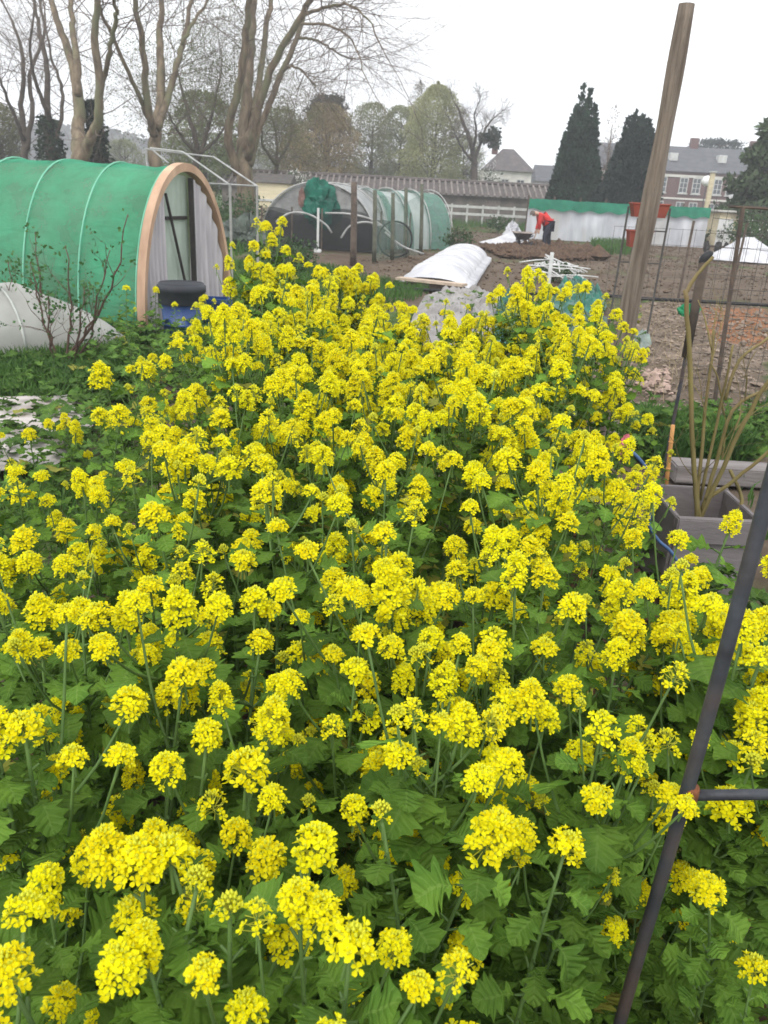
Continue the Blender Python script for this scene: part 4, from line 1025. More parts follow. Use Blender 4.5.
for (x, y) in ((707, 239), (727, 243), (719, 242)):
    p = Y(x, y, 33.5); s = rng.uniform(.10, .14); p[2] = .45
    crumple('dark_bundle', (p[0], 33.3 + .3 * rng.random(), .35), (s, s, .18), mat('dark_cloth', (.05, .045, .045), (.03, .03, .03), 5, .8), x, ('dark bundle behind the broad fleece heap, left one', 'dark bundle behind the broad fleece heap, right one', 'dark bundle behind the broad fleece heap, middle one')[(707, 727, 719).index(x)], 'bundle')

# ------------------------------------------------------------------ white and green windbreak
fa, fb = G(525, 238), G(703, 247); fa[1] = fb[1] = 41.0
fa[0], fb[0] = Y(525, 238, 41)[0], Y(703, 247, 41)[0]
ht = Y(610, 202, 41)[2]
t = thing('windbreak', 'long white plastic windbreak with green top band across the plots', 'fence', ((fa[0] + fb[0]) / 2, 41, 0))
zg = ht * .74
def wb(z0, z1, dy, amp):
    def fn(u, v):
        x = fa[0] + (fb[0] - fa[0]) * u; k = fbm(u * 16, 0 * u + 3, 12, 3)
        z = z0 + (z1 - z0) * v; zz = z - np.where(v > .5, .10 * k * (v - .5) * 2, 0) if z1 < ht - .01 else z - .08 * k * v + np.where(v < .2, .05 * np.sin(u * 60), 0)
        return x, 41 + dy + amp * np.sin(u * 75) * (1 - v * .6) + .16 * (fbm(x * 1.5, z * 1.5, 4) - .5), zz
    return fn
MB().grid(wb(.0, zg + .1, 0, .03), 160, 10).build('white_sheet', mat('white_sheeting', (.56, .57, .60), (.40, .41, .44), 1.6, .6, .9, 3, trans=.15, stretch=(1.6, 1, .35), c3=(.44, .43, .42), s3=.5), t, True)
MB().grid(wb(zg - .02, ht, -.15, .02), 160, 6).build('green_band', mat('green_mesh_band', (.03, .23, .14), (.02, .16, .10), 2, .7, trans=.15), t, True)
for k in range(8):
    x = fa[0] + (fb[0] - fa[0]) * k / 7; MB().tube([(x, 41.15, 0), (x, 41.15, ht + .12)], .045, 6).build('post', POSTBROWN, t)

# ------------------------------------------------------------------ person digging, wheelbarrow
def skin_body(name, verts, edges, radii, root, mt, parent, sub=2):
    me = bpy.data.meshes.new(name); me.from_pydata([tuple(v) for v in verts], edges, []); o = bpy.data.objects.new(name, me); COL.objects.link(o)
    sk = o.modifiers.new('skin', 'SKIN'); ss = o.modifiers.new('sub', 'SUBSURF'); ss.levels = ss.render_levels = sub
    for k, r_ in enumerate(radii):
        d = me.skin_vertices[0].data[k]; d.radius = (r_, r_) if np.isscalar(r_) else r_; d.use_root = (k == root)
    bpy.context.view_layer.update()
    dg = bpy.context.evaluated_depsgraph_get(); m2 = bpy.data.meshes.new_from_object(o.evaluated_get(dg))
    bpy.data.objects.remove(o); bpy.data.meshes.remove(me)
    m2.materials.clear(); m2.materials.append(mt); m2.polygons.foreach_set('use_smooth', [True] * len(m2.polygons)); m2.name = name
    o = bpy.data.objects.new(name, m2); COL.objects.link(o); o.parent = parent; return o
pb = Y(541, 247, 32.5); pb[2] = 0
t = thing('person', 'person in red jacket and dark trousers bending over to dig the soil', 'person', pb)
SKIN = mat('skin', (.50, .30, .22), (.42, .25, .18), 8, .55)
# x: left is negative; the person faces left and bends forward
J = dict(pelvis=(.22, 0, .92), waist=(.10, 0, 1.08), chest=(-.12, -.01, 1.22), neck=(-.30, -.01, 1.28), head=(-.42, -.02, 1.27), crown=(-.50, -.02, 1.22),
         hipL=(.20, -.10, .88), kneeL=(.06, -.13, .48), ankL=(.10, -.14, .09), toeL=(-.10, -.16, .045), hipR=(.22, .10, .88), kneeR=(.26, .14, .48), ankR=(.34, .15, .09), toeR=(.14, .17, .045),
         shL=(-.16, -.19, 1.20), elL=(-.20, -.24, .92), wrL=(-.16, -.16, .70), shR=(-.16, .17, 1.20), elR=(-.16, .22, .92), wrR=(-.24, .10, .68))
names = list(J); V = [np.array(J[k]) for k in names]; ix = {k: i for i, k in enumerate(names)}
E_ = [('pelvis', 'waist'), ('waist', 'chest'), ('chest', 'neck'), ('neck', 'head'), ('head', 'crown'), ('pelvis', 'hipL'), ('hipL', 'kneeL'), ('kneeL', 'ankL'), ('ankL', 'toeL'), ('pelvis', 'hipR'), ('hipR', 'kneeR'), ('kneeR', 'ankR'), ('ankR', 'toeR'),
      ('chest', 'shL'), ('shL', 'elL'), ('elL', 'wrL'), ('chest', 'shR'), ('shR', 'elR'), ('elR', 'wrR')]
RR = dict(pelvis=.15, waist=.14, chest=.155, neck=.065, head=.115, crown=.10, hipL=.10, kneeL=.062, ankL=.045, toeL=.04, hipR=.10, kneeR=.062, ankR=.045, toeR=.04, shL=.07, elL=.046, wrL=.032, shR=.07, elR=.046, wrR=.032)
Ei = [(ix[a_], ix[b_]) for a_, b_ in E_]; rad = [RR[k] for k in names]
for sfx, sg in (('L', -1), ('R', 1)):
    wv = V[ix['wr' + sfx]]; V.append(wv + (-.02, 0, -.07)); rad.append(.036); Ei.append((ix['wr' + sfx], len(V) - 1)); pm = len(V) - 1
    for f_, (dx, ln_) in enumerate(((-.035, .05), (-.015, .065), (.005, .07), (.022, .06))):
        V.append(V[pm] + (dx, .01 * sg, -.04)); rad.append(.011); Ei.append((pm, len(V) - 1)); V.append(V[-1] + (.01, -.02 * sg, -ln_ * .6)); rad.append(.009); Ei.append((len(V) - 2, len(V) - 1))
    V.append(V[pm] + (-.045, -.03 * sg, -.01)); rad.append(.012); Ei.append((pm, len(V) - 1))
skin_body('body', V, Ei, rad, 0, SKIN, t)
def sub(keys, grow, nm, mt, moves={}):
    ii = {k: i for i, k in enumerate(keys)}; vv = [np.array(moves.get(k, J[k])) for k in keys]; ee = [(ii[a_], ii[b_]) for a_, b_ in E_ if a_ in ii and b_ in ii]
    return skin_body(nm, vv, ee, [RR[k] * grow + .012 for k in keys], 0, mt, t)
sub(['waist', 'pelvis', 'chest', 'neck', 'shL', 'elL', 'wrL', 'shR', 'elR', 'wrR'], 1.42, 'jacket', mat('red_jacket', (.55, .035, .03), (.40, .025, .022), 4, .7, .3, 8), {'neck': (-.24, -.01, 1.265), 'pelvis': (.17, 0, .98)})
sub(['pelvis', 'hipL', 'kneeL', 'ankL', 'hipR', 'kneeR', 'ankR'], 1.3, 'trousers', mat('dark_trousers', (.028, .03, .045), (.018, .02, .03), 4, .85, .3, 8))
sub(['ankL', 'toeL'], 1.35, 'boot', mat('dark_boot', (.03, .025, .02), None, 4, .6)); sub(['ankR', 'toeR'], 1.35, 'boot', MATS['dark_boot'])
m = MB()
def hairf(u, v):
    th, ph = u * 6.2832, v * 1.9; return -.455 + .118 * np.sin(ph) * np.cos(th) + .0 * ph, -.02 + .112 * np.sin(ph) * np.sin(th), 1.255 + .12 * np.cos(ph)
m.grid(hairf, 22, 12); m.build('hair', mat('grey_hair', (.16, .13, .11), (.09, .075, .065), 14, .8), t, True, local=True)
m = MB()
for sg in (-1, 1): m.lathe((-.545, -.02 + .035 * sg, 1.20), [(.004, -.012), (.012, 0), (.004, .012)], 8)
m.build('eyes', mat('eye_dark', (.03, .025, .02), None, 4, .3), t, local=True)
m = MB(); m.tube([(-.56, -.02, 1.185), (-.585, -.02, 1.16), (-.56, -.02, 1.145)], [.012, .018, .014], 6); m.build('nose', SKIN, t, True, local=True)
m = MB(); m.box((-.535, -.02, 1.118), (.012, .045, .01)); m.build('mouth', mat('lips', (.35, .14, .12), None, 4, .5), t, local=True)
q = pb + np.array([0, 0, 0]); t = thing('spade', 'long-handled spade held down to the soil by the digging person', 'spade', q + (-.3, -.1, 0))
MB().tube([q + (-.12, .02, .98), q + (-.22, -.04, .62), q + (-.36, -.06, .26)], .018, 8).build('handle', WOODTAN, t, True)
MB().box(q + (-.42, -.06, .12), (.03, .19, .30), np.array(Matrix.Rotation(R(20), 3, 'Y')), bev=.008).build('blade', IRON, t)
wb_ = Y(521, 247, 32.6); wb_[2] = 0
t = thing('wheelbarrow', 'old wheelbarrow with dark tray and pale rim left of the digging person', 'wheelbarrow', wb_)
m = MB(); V = []
for (hx, hy, z) in ((.16, .30, .30), (.34, .46, .56)): V += [(-hx, -hy, z), (hx, -hy, z), (hx, hy, z), (-hx, hy, z)]
for (hx, hy, z) in ((.315, .435, .555), (.14, .28, .325)): V += [(-hx, -hy, z), (hx, -hy, z), (hx, hy, z), (-hx, hy, z)]
F = [(3, 2, 1, 0), (12, 13, 14, 15)]
for l in (0, 4, 8):
    for k in range(4): F.append((l + k, l + (k + 1) % 4, l + 4 + (k + 1) % 4, l + 4 + k))
m.add(V, F); m.build('tray', mat('dark_tray', (.06, .045, .04), (.035, .028, .025), 6, .7), t, local=True)
m = MB(); m.tube([(-.34, -.46, .565), (.34, -.46, .565), (.34, .46, .565), (-.34, .46, .565), (-.34, -.46, .565)], .025, 6); m.build('rim', mat('pale_rim', (.45, .38, .34), None, 5, .6), t, local=True)
for s in (-1, 1):
    m = MB(); m.tube([(s * .08, .75, .2), (s * .2, .2, .3), (s * .27, -.95, .5)], .02, 6); m.build('handle', IRON, t, True, local=True)
    m = MB(); m.tube([(s * .22, -.25, .33), (s * .26, -.3, 0)], .02, 6); m.build('leg', IRON, t, local=True)
wo_ = MB(); th = np.linspace(0, 6.2832, 20); wo_.tube([(0, .75 + .16 * math.cos(q_), .2 + .16 * math.sin(q_)) for q_ in th], .04, 6, cap=False); wo_.lathe((0, .75, .2), [(.03, -.05), (.03, .05)], 8)
wo_.build('wheel', MATS['dark_rubber'], t, True, local=True)

# ------------------------------------------------------------------ heap of white rods, green tarps, weedy film
g = np.random.default_rng(77); cR = G(553, 281)
bush('grey green weeds growing through the heap of white rods', 553, 281, None, 1.2, .42, BUSHG, 700, .08, 78)
p = G(548, 288); t = thing('white_stake', 'upright white stake standing in front of the rod heap', 'stake', p)
ztp = Y(548, 252, p[1])[2]; MB().box((p[0], p[1], ztp / 2), (.075, .05, ztp), bev=.008).build('shaft', PIPEWHITE, t)
for k in range(34):
    an = g.normal(.15, .5) if k < 22 else g.normal(-1.0, .3); L = g.uniform(.6, 1.3); c = cR + np.array([g.normal(0, .16) + (.22 if k >= 22 else 0), g.normal(0, .45), .08 + .36 * g.random()])
    tl = g.normal(0, .12) - (.0 if k < 22 else .25); d = np.array([math.cos(an) * math.cos(tl), math.sin(an) * .7, math.sin(tl)]) * L / 2
    a_, b_ = c - d, c + d; a_[2] = max(a_[2], .03); b_[2] = max(b_[2], .03)
    o = MB().tube([a_, (a_ + b_) / 2 + (0, 0, .02), b_], .015, 6, smooth=2).build('plastic_rod', PIPEWHITE, smooth=True); tag(o, 'white plastic rod in the jumbled heap on the bare plot', 'rod', 'white rods in a heap')
def tarp(lab, poly, h, seed, mt, nm='tarp', n=56, fold=1.0, cat='tarp'):
    P = np.array(poly); c = P.mean(0); m = MB()
    def fn(u, v):
        th = u * len(P); i0 = np.floor(th).astype(int) % len(P); i1 = (i0 + 1) % len(P); f_ = (th - np.floor(th))[..., None]
        e = P[i0] * (1 - f_) + P[i1] * f_; q_ = c + (e - c) * v[..., None]
        x, y = q_[..., 0], q_[..., 1]
        z = .015 + h * np.clip((1 - v) * 3, 0, 1) * (.2 + 1.0 * np.abs(fbm(x * 3.4, y * 2.2, seed) - .5) * 2 * fold + .7 * np.abs(fbm(x * 7, y * 5, seed + 2) - .5) * 2)
        return x, y, z
    m.grid(fn, n * 2, n // 2); return tag(m.build(nm, mt, smooth=True), lab, cat)
tarp('crumpled green tarp heap behind the yellow flowers', GP((548, 305), (556, 288), (590, 291), (607, 306), (602, 318), (572, 318)), .34, 41, GREENTARP)
tarp('dull green net spread flat below the tarp heap', GP((545, 318), (607, 318), (608, 352), (570, 378), (548, 350)), .2, 42, mat('faded_green_net', (.10, .155, .125), (.04, .075, .06), 5, .8, .5, 14))
tarp('dark green tarp piece left of the tall yellow spike', GP((492, 325), (498, 305), (516, 300), (522, 330), (505, 350), (490, 345)), .35, 43, GREENTARP)
tarp('pale plastic film bed with weeds growing over it', GP((405, 330), (425, 296), (480, 291), (505, 300), (492, 345), (430, 352)), .22, 44, mat('pale_film', (.29, .275, .265), (.17, .155, .145), 3, .5, .4, 8), 'film_sheet', cat='sheet')
tarp('small grey cloth corner at the foot of the wooden pole', GP((632, 338), (642, 332), (652, 345), (640, 352)), .12, 45, mat('grey_cloth', (.22, .27, .24), None, 6, .8), 'cloth', 20, cat='cloth')
P = np.array([G(x, y) for x, y in ((395, 291), (430, 293), (470, 295), (520, 296), (600, 298), (640, 301), (700, 304), (768, 308), (830, 311))]); P[:, 2] = .05
tag(MB().tube(P, .035, 6, smooth=4).build('edging_hose', mat('black_hose', (.018, .018, .02), None, 4, .6), smooth=True), 'long black edging hose lying across the plots', 'hose')

# ------------------------------------------------------------------ trellis with red planter
def stand_at(x, y, dist): p = Y(x, y, dist); return np.array([p[0], p[1], 0.0])
tD = 11.0
t = thing('planter_stand', 'thin two-legged metal stand holding red planters by the wooden pole', 'stand', stand_at(622, 300, tD))
zt = Y(645, 207, tD)[2]; l0, l1 = stand_at(607, 335, tD), stand_at(651, 310, tD)
for b_ in (l0, l1): MB().tube([b_, (b_[0] + .03, b_[1], zt)], .014, 7).build('leg', WIRE, t)
for zz in (.5, .9, 1.25): MB().tube([(l0[0] + .02, tD, zt * zz / 1.5), (l1[0] + .02, tD, zt * zz / 1.5)], .009, 5).build('rung', WIRE, t)
TERRA = mat('terracotta_plastic', (.22, .05, .032), (.15, .035, .022), 5, .6)
def trough(lab, x0, x1, y0, y1, dist):
    a_, b_ = Y(x0, y0, dist), Y(x1, y1, dist); c = (a_ + b_) / 2; L = b_[0] - a_[0]; h = abs(a_[2] - b_[2])
    t = thing('planter_box', lab, 'planter', (c[0], dist - .02, c[2] - h / 2), 'red planters on the stand'); m = MB(); V = []
    for (k, z) in ((.84, -h / 2), (1, h / 2), (.93, h / 2), (.78, -h / 2 + .02)): V += [(c[0] - L / 2 * k, dist - .1 * k - .12, c[2] + z), (c[0] + L / 2 * k, dist - .1 * k - .12, c[2] + z), (c[0] + L / 2 * k, dist + .1 * k - .12, c[2] + z), (c[0] - L / 2 * k, dist + .1 * k - .12, c[2] + z)]
    F = [(3, 2, 1, 0), (12, 13, 14, 15)] + [(l + k, l + (k + 1) % 4, l + 4 + (k + 1) % 4, l + 4 + k) for l in (0, 4, 8) for k in range(4)]
    m.add(V, F); m.build('box', TERRA, t); e = .012
    MB().tube([(c[0] - L / 2, dist - .22, c[2] + h / 2 + .01), (c[0] + L / 2, dist - .22, c[2] + h / 2 + .01), (c[0] + L / 2, dist - .02, c[2] + h / 2 + .01), (c[0] - L / 2, dist - .02, c[2] + h / 2 + .01), (c[0] - L / 2, dist - .22, c[2] + h / 2 + .01)], .014, 6).build('rim', TERRA, t)
    MB().box((c[0], dist - .12, c[2] + h * .36), (L * .9, .17, .04)).build('soil', SOIL, t)
trough('red terracotta trough on top of the metal stand', 629, 663, 204, 218, tD)
trough('smaller dark red trough hanging lower on the stand', 626, 646, 231, 247, tD)

# ------------------------------------------------------------------ big leaning wooden pole
pD = 4.6
pb_ = stand_at(596, 520, pD); p1, p2 = Y(624, 338, pD), Y(687, 4, pD)
t = thing('wooden_pole', 'tall weathered wooden pole leaning right above the mustard', 'pole', pb_)
P = np.array([pb_ - (0, 0, .15), p1, p1 * .5 + p2 * .5 + (.006, 0, 0), p2]); o = MB().tube(P, [.056, .053, .046, .041], 16, smooth=12)
v = o.v[0]; v += np.stack([.003 * np.sin(v[:, 2] * 9 + v[:, 0] * 40), .003 * np.cos(v[:, 2] * 7), 0 * v[:, 2]], 1)
o.build('shaft', WOODGREY, t, True)


# ------------------------------------------------------------------ wire mesh fence on the right
wA, wB = G(672, 430), G(880, 442)
wA[2] = wB[2] = 0
dW = nrm(wB - wA); Lw = np.linalg.norm(wB - wA); hw = Y(720, 203, wA[1])[2]
t = thing('wire_fence', 'tall rusty wire mesh fence standing right of the wooden pole', 'fence', wA)
m = MB(); nv = int(Lw / .1)
lean = np.array([.02, .03, 0])
for k in range(nv + 1):
    a_ = wA + dW * k * .1; b_ = a_ + lean + (0, 0, hw * (1 if k % 5 else 1.02)); m.tube([a_, (a_ + b_) / 2 + (rng.normal(0, .006), rng.normal(0, .008), 0), b_], .002, 4, cap=False)
for k in range(int(hw / .1) + 1):
    z = .04 + k * .1; P = [wA + dW * Lw * u + lean * z / hw + (0, rng.normal(0, .008), z + rng.normal(0, .004)) for u in np.linspace(0, 1, 12)]; m.tube(P, .002, 4, cap=False)
m.build('mesh', WIRE, t)
for x, yb, yt, r_ in ((716, 432, 207, .017), (800, 440, 200, .017)):
    a_ = Y(x - 6, yb, wA[1] + .06); a_[2] = 0; b_ = Y(x + 27, yt, wA[1] + .09); MB().tube([a_, b_], r_, 8).build('post', mat('brown_iron', (.11, .08, .06), (.06, .045, .038), 9, .7), t)
b_ = Y(742, 207, wA[1] + .09); MB().tube([b_ - (.1, 0, 0), b_ + (2, 0, -.02)], .012, 6).build('rail', MATS['brown_iron'], t)
# far wire run behind (second fence, plots beyond)
wC, wD = G(604, 300), G(900, 304); t = thing('far_wire_fence', 'thinner wire fence crossing the plots further back', 'fence', (wC[0], wC[1], 0)); m = MB(); L2 = np.linalg.norm(wD - wC); d2 = (wD - wC) / L2
for k in range(int(L2 / .3)): a_ = wC + d2 * k * .3; a_[2] = 0; m.tube([a_, a_ + (0, 0, 1.35)], .004, 3, cap=False)
for z in (.15, .45, .75, 1.05, 1.34): m.tube([wC + (0, 0, z), (wC + wD) / 2 + (0, .04, z - .02), wD + (0, 0, z)], .004, 3, cap=False)
m.build('mesh', WIRE, t)
for k in range(6):
    a_ = wC + d2 * L2 * (k + .35) / 6; MB().tube([(a_[0], a_[1], 0), (a_[0] + .04, a_[1], 1.5)], .025, 6).build('post', POSTBROWN, t)
# black stake with dark cap, orange cane
bD = 5.2
b0 = stand_at(664, 470, bD); b1 = Y(704, 262, bD)
t = thing('black_stake', 'leaning dark stake with rounded black cap beside the cut shrub', 'stake', b0)
kmid = b0 * .42 + b1 * .58
MB().tube([b0, kmid], [.011, .013], 8).build('shaft', IRON, t); MB().tube([kmid, b1], [.026, .031], 10).build('head', mat('dark_stump', (.085, .065, .05), (.045, .036, .03), 7, .9, .4, 25), t, True)
MB().tube([b1 - (.004, 0, .01), b1 + (.004, 0, .025), b1 + (.03, 0, .045), b1 + (.04, 0, .04)], [.028, .031, .026, .01], 10, smooth=3).build('cap', mat('black_rubber', (.02, .02, .022), None, 4, .5), t, True)
p = Y(683, 308, 5.4); crumple('green_clip', (Y(690, 311, bD)[0], bD + .02, Y(690, 311, bD)[2]), (.06, .02, .035), mat('bright_green_plastic', (.015, .24, .10), (.01, .15, .06), 5, .5), 61, 'torn bright green plastic strip tied on the black stake', 'strip')
c0 = stand_at(668, 478, 4.9); c1_ = Y(673, 425, 4.9)
t = thing('bamboo_cane', 'short orange cane beside the grey planter', 'cane', c0); MB().tube([c0, c1_], [.014, .013], 8, smooth=3).build('shaft', mat('orange_cane', (.50, .26, .09), (.40, .19, .06), 6, .6, stretch=(1, 1, .3)), t, True)
for k in (.35, .75): MB().lathe(c0 * (1 - k) + c1_ * k, [(.013, -.006), (.018, 0), (.013, .006)], 8).build('node', MATS['orange_cane'], t)

# ------------------------------------------------------------------ grey planter box with the cut shrub
f0, f1 = Y(676, 517, 3.35), Y(760, 519, 3.35); zr_ = (f0[2] + f1[2]) / 2
xL, xR, yF, yB = f0[0], f1[0] + .02, 3.35, 3.35 + .42
t = thing('planter_trough', 'weathered grey wooden planter box with lipped rim holding the cut shrub', 'planter', ((xL + xR) / 2, yF, 0))
GREYW = mat('grey_planks', (.185, .165, .165), (.13, .115, .117), 2, .8, .25, 26, stretch=(.6, 2, 2), c3=(.155, .14, .135), s3=2.2)
th_ = .025; zr_ = float(zr_)
MB().box(((xL + xR) / 2, yF, zr_ * .36), (xR - xL - .02, th_, zr_ * .72), bev=.004).build('panel', GREYW, t)
MB().box(((xL + xR) / 2, yF - .014, zr_ * .86), (xR - xL, th_ + .02, zr_ * .28), bev=.006).build('panel', GREYW, t)
MB().box(((xL + xR) / 2, yB, zr_ / 2), (xR - xL, th_, zr_), bev=.004).build('panel', GREYW, t)
for x in (xL + .014, xR - .014): MB().box((x, (yF + yB) / 2, zr_ / 2), (th_, yB - yF - .03, zr_ - .01), bev=.004).build('panel', GREYW, t)
MB().grid(lambda u, v: (xL + .03 + (xR - xL - .06) * u, yF + .02 + (yB - yF - .04) * v, zr_ - .16 + .05 * (fbm(u * 9, v * 6, 3) - .5)), 30, 16).build('soil', SOILDRY, t, True)
p0, p1_ = G(655, 478), G(800, 478)
tag(MB().box(((p0[0] + p1_[0]) / 2 + .1, p0[1], .06), (p1_[0] - p0[0], .22, .12), np.array(Matrix.Rotation(R(-2), 3, 'Z')), bev=.01).build('edging_plank', mat('pale_plank', (.20, .18, .175), (.13, .115, .11), 4, .9, .4, 14, stretch=(.5, 3, 3))), 'pale grey edging plank lying behind the planter box', 'plank')
# the shrub
OLIVE = mat('olive_bark', (.20, .165, .06), (.12, .095, .038), 5, .75, .3, 30, stretch=(1, 1, .4), c3=(.15, .11, .05), s3=3)
sD = 3.55
sb = Y(704, 515, sD); sb[2] = zr_ - .16
t = thing('pruned_shrub', 'pruned shrub of bare olive stems growing from the grey planter', 'shrub', sb)
stems = [([(697, 512), (694, 470), (691, 400), (688, 330), (685, 290)], .013, .010, 0), ([(685, 294), (697, 275), (713, 257)], .009, .007, .05), ([(703, 512), (722, 470), (745, 420), (768, 382), (800, 345)], .012, .008, -.1),
         ([(702, 510), (716, 465), (733, 410), (768, 388)], .010, .007, .12), ([(698, 505), (702, 450), (706, 400), (712, 360), (714, 330)], .010, .005, .1), ([(706, 500), (735, 480), (768, 452), (790, 430)], .010, .006, -.15), ([(725, 400), (740, 360), (768, 338), (790, 320)], .008, .005, .2), ([(700, 500), (722, 400), (733, 345)], .008, .004, -.1), ([(712, 350), (705, 320), (698, 300)], .004, .002, .1), ([(724, 415), (718, 380), (710, 362)], .005, .003, .05), ([(731, 520), (742, 500), (730, 470)], .009, .008, .05)]
for k, (pp, ra, rb, dy) in enumerate(stems):
    P = [Y(x, y, sD + dy * i_ / len(pp)) for i_, (x, y) in enumerate(pp)]
    if k in (0, 2, 4): P = [sb + (rng.normal(0, .02), rng.normal(0, .02), -.05)] + P
    P, rr = wiggle(P, np.linspace(ra, rb, len(P)), 4, .0015, 90 + k); MB().tube(P, rr, 8).build('stem', OLIVE, t, True)
T = Twigs(95)
for k in range(14):
    x, y = [(697, 480), (722, 460), (706, 420), (735, 430), (712, 360), (745, 400)][k % 6]; T.grow(Y(x, y, sD), (rng.normal(0, .5), rng.normal(0, .4), 1), .25, .0028, 1, .05)
m = MB(); T.mesh(m); m.build('twigs', OLIVE, t)

# ------------------------------------------------------------------ blue cord with pink tag
hD = 3.0
P = np.array([Y(x, y, hD + k * .02) for k, (x, y) in enumerate(((627, 448), (640, 460), (652, 478), (655, 500), (649, 523), (658, 540), (672, 553), (682, 575), (684, 605)))])
t = thing('blue_rope', 'blue rope hanging in a loop with pink tag at the right edge of the mustard', 'cord', P[0])
MB().tube(P, .0075, 8, smooth=5).build('line', mat('blue_cord', (.07, .13, .27), (.05, .09, .18), 8, .5), t, True)
crumple('pink_tag', P[0] + (-.01, 0, .01), (.02, .018, .034), mat('pink_cloth', (.55, .16, .20), (.4, .1, .14), 8, .7), 71, None, None, parent=t)

# ------------------------------------------------------------------ near iron frame
nD = .78
q0 = Y(700, 750, nD)
t = thing('iron_frame', 'rusty dark iron post with side bar close in front of the mustard', 'frame', (q0[0], q0[1], 0))
m = MB(); P = np.array([(q0[0] + .035 * (z - 1.2), q0[1], z) for z in np.linspace(0, 2.05, 30)]); P[:, 0] += .0015 * np.sin(P[:, 2] * 7); m.tube(P, .0083 + .0002 * rng.random(30), 14); m.build('post', IRON, t, True)
qa = Y(692, 795, nD); qa[0] = q0[0]; qa[1] = q0[1]
m = MB(); m.tube([qa + (.008, 0, 0), qa + (.3, .02, .004), qa + (.9, .05, .01)], .0068, 12, smooth=3); m.build('side_bar', IRON, t, True)
MB().lathe(qa - (0, 0, .0), [(.009, -.014), (.0104, -.011), (.0108, 0), (.0104, .011), (.009, .014)], 14).build('collar', mat('orange_rust', (.17, .065, .03), (.08, .032, .018), 30, .9, .6, 80), t, True)

# ------------------------------------------------------------------ bare currant bushes on the left
CURR = mat('currant_bark', (.14, .085, .065), (.08, .05, .04), 6, .8)
for lab, (bx, by), tips, sd_ in (('bare currant bush at the left edge before the white cloche', (30, 352), ((-8, 270), (8, 262), (20, 300), (40, 290), (55, 305), (35, 232)), 1), ('taller currant bush with leafy shoot tips in front of the green tunnel', (63, 370), ((30, 262), (48, 290), (65, 246), (84, 285), (100, 300), (128, 214), (110, 250)), 2)):
    b = G(bx, by); t = thing('currant_bush', lab, 'bush', b, 'currant bushes')
    lf = []
    for k, (x, y) in enumerate(tips):
        e = Y(x, y, b[1] + rng.normal(0, .15)); md = b * .5 + e * .5 + (rng.normal(0, .04) + (.06 if x > bx else -.06), 0, -.05)
        P, rr = wiggle([b + (rng.normal(0, .03), 0, -.02), md, e], [.014, .010, .004], 6, .012, sd_ * 20 + k); MB().tube(P, rr, 6).build('stem', CURR, t, True)
        lf.append(P[len(P) // 2:])
        T = Twigs(sd_ * 50 + k)
        for j_ in (4, 6, 8): T.grow(P[j_], nrm(P[j_ + 1] - P[j_]) + rng.normal(0, .5, 3), .3, .005, 1, .08, 1.2)
        m = MB(); T.mesh(m, 4); m.build('twigs', CURR, t); lf.append(np.array(T.tips))
    L_ = np.concatenate(lf); L_ = np.repeat(L_, 5, 0) + rng.normal(0, .02, (len(L_) * 5, 3)); MB().leaves(L_, .035, m=0, asp=.8, seed=4).build('leaves', WEED, t)
# ------------------------------------------------------------------ mustard plants
def petal_mat():
    M = bpy.data.materials.new('yellow_petals'); M.use_nodes = True; n = M.node_tree; L = n.links; b = n.nodes['Principled BSDF']; out = n.nodes['Material Output']
    b.inputs['Roughness'].default_value = .6; b.inputs['Specular IOR Level'].default_value = .15
    tc = n.nodes.new('ShaderNodeTexCoord'); nz = n.nodes.new('ShaderNodeTexNoise'); nz.inputs['Scale'].default_value = 60; L.new(tc.outputs['Object'], nz.inputs['Vector'])
    rp = n.nodes.new('ShaderNodeValToRGB'); rp.color_ramp.elements[0].position, rp.color_ramp.elements[1].position = .35, .65
    rp.color_ramp.elements[0].color = (.84, .72, .004, 1); rp.color_ramp.elements[1].color = (.90, .84, .012, 1); L.new(nz.outputs['Fac'], rp.inputs['Fac'])
    oi = n.nodes.new('ShaderNodeObjectInfo'); mr = n.nodes.new('ShaderNodeMapRange'); mr.inputs['To Min'].default_value, mr.inputs['To Max'].default_value = .498, .508
    L.new(oi.outputs['Random'], mr.inputs['Value']); hv = n.nodes.new('ShaderNodeHueSaturation'); L.new(mr.outputs[0], hv.inputs['Hue']); L.new(rp.outputs['Color'], hv.inputs['Color'])
    L.new(hv.outputs['Color'], b.inputs['Base Color'])
    tr = n.nodes.new('ShaderNodeBsdfTranslucent'); L.new(hv.outputs['Color'], tr.inputs['Color']); ms = n.nodes.new('ShaderNodeMixShader'); ms.inputs[0].default_value = .5
    L.new(b.outputs[0], ms.inputs[1]); L.new(tr.outputs[0], ms.inputs[2]); L.new(ms.outputs[0], out.inputs['Surface']); return M
PETAL = petal_mat()
BUD = mat('flower_buds', (.60, .58, .03), (.42, .45, .03), 60, .6)
PEDI = mat('flower_stalks', (.50, .50, .05), (.38, .40, .04), 30, .6, trans=.3)
STEMG = mat('mustard_stem', (.10, .17, .045), (.06, .11, .03), 12, .6, rnd=.15)
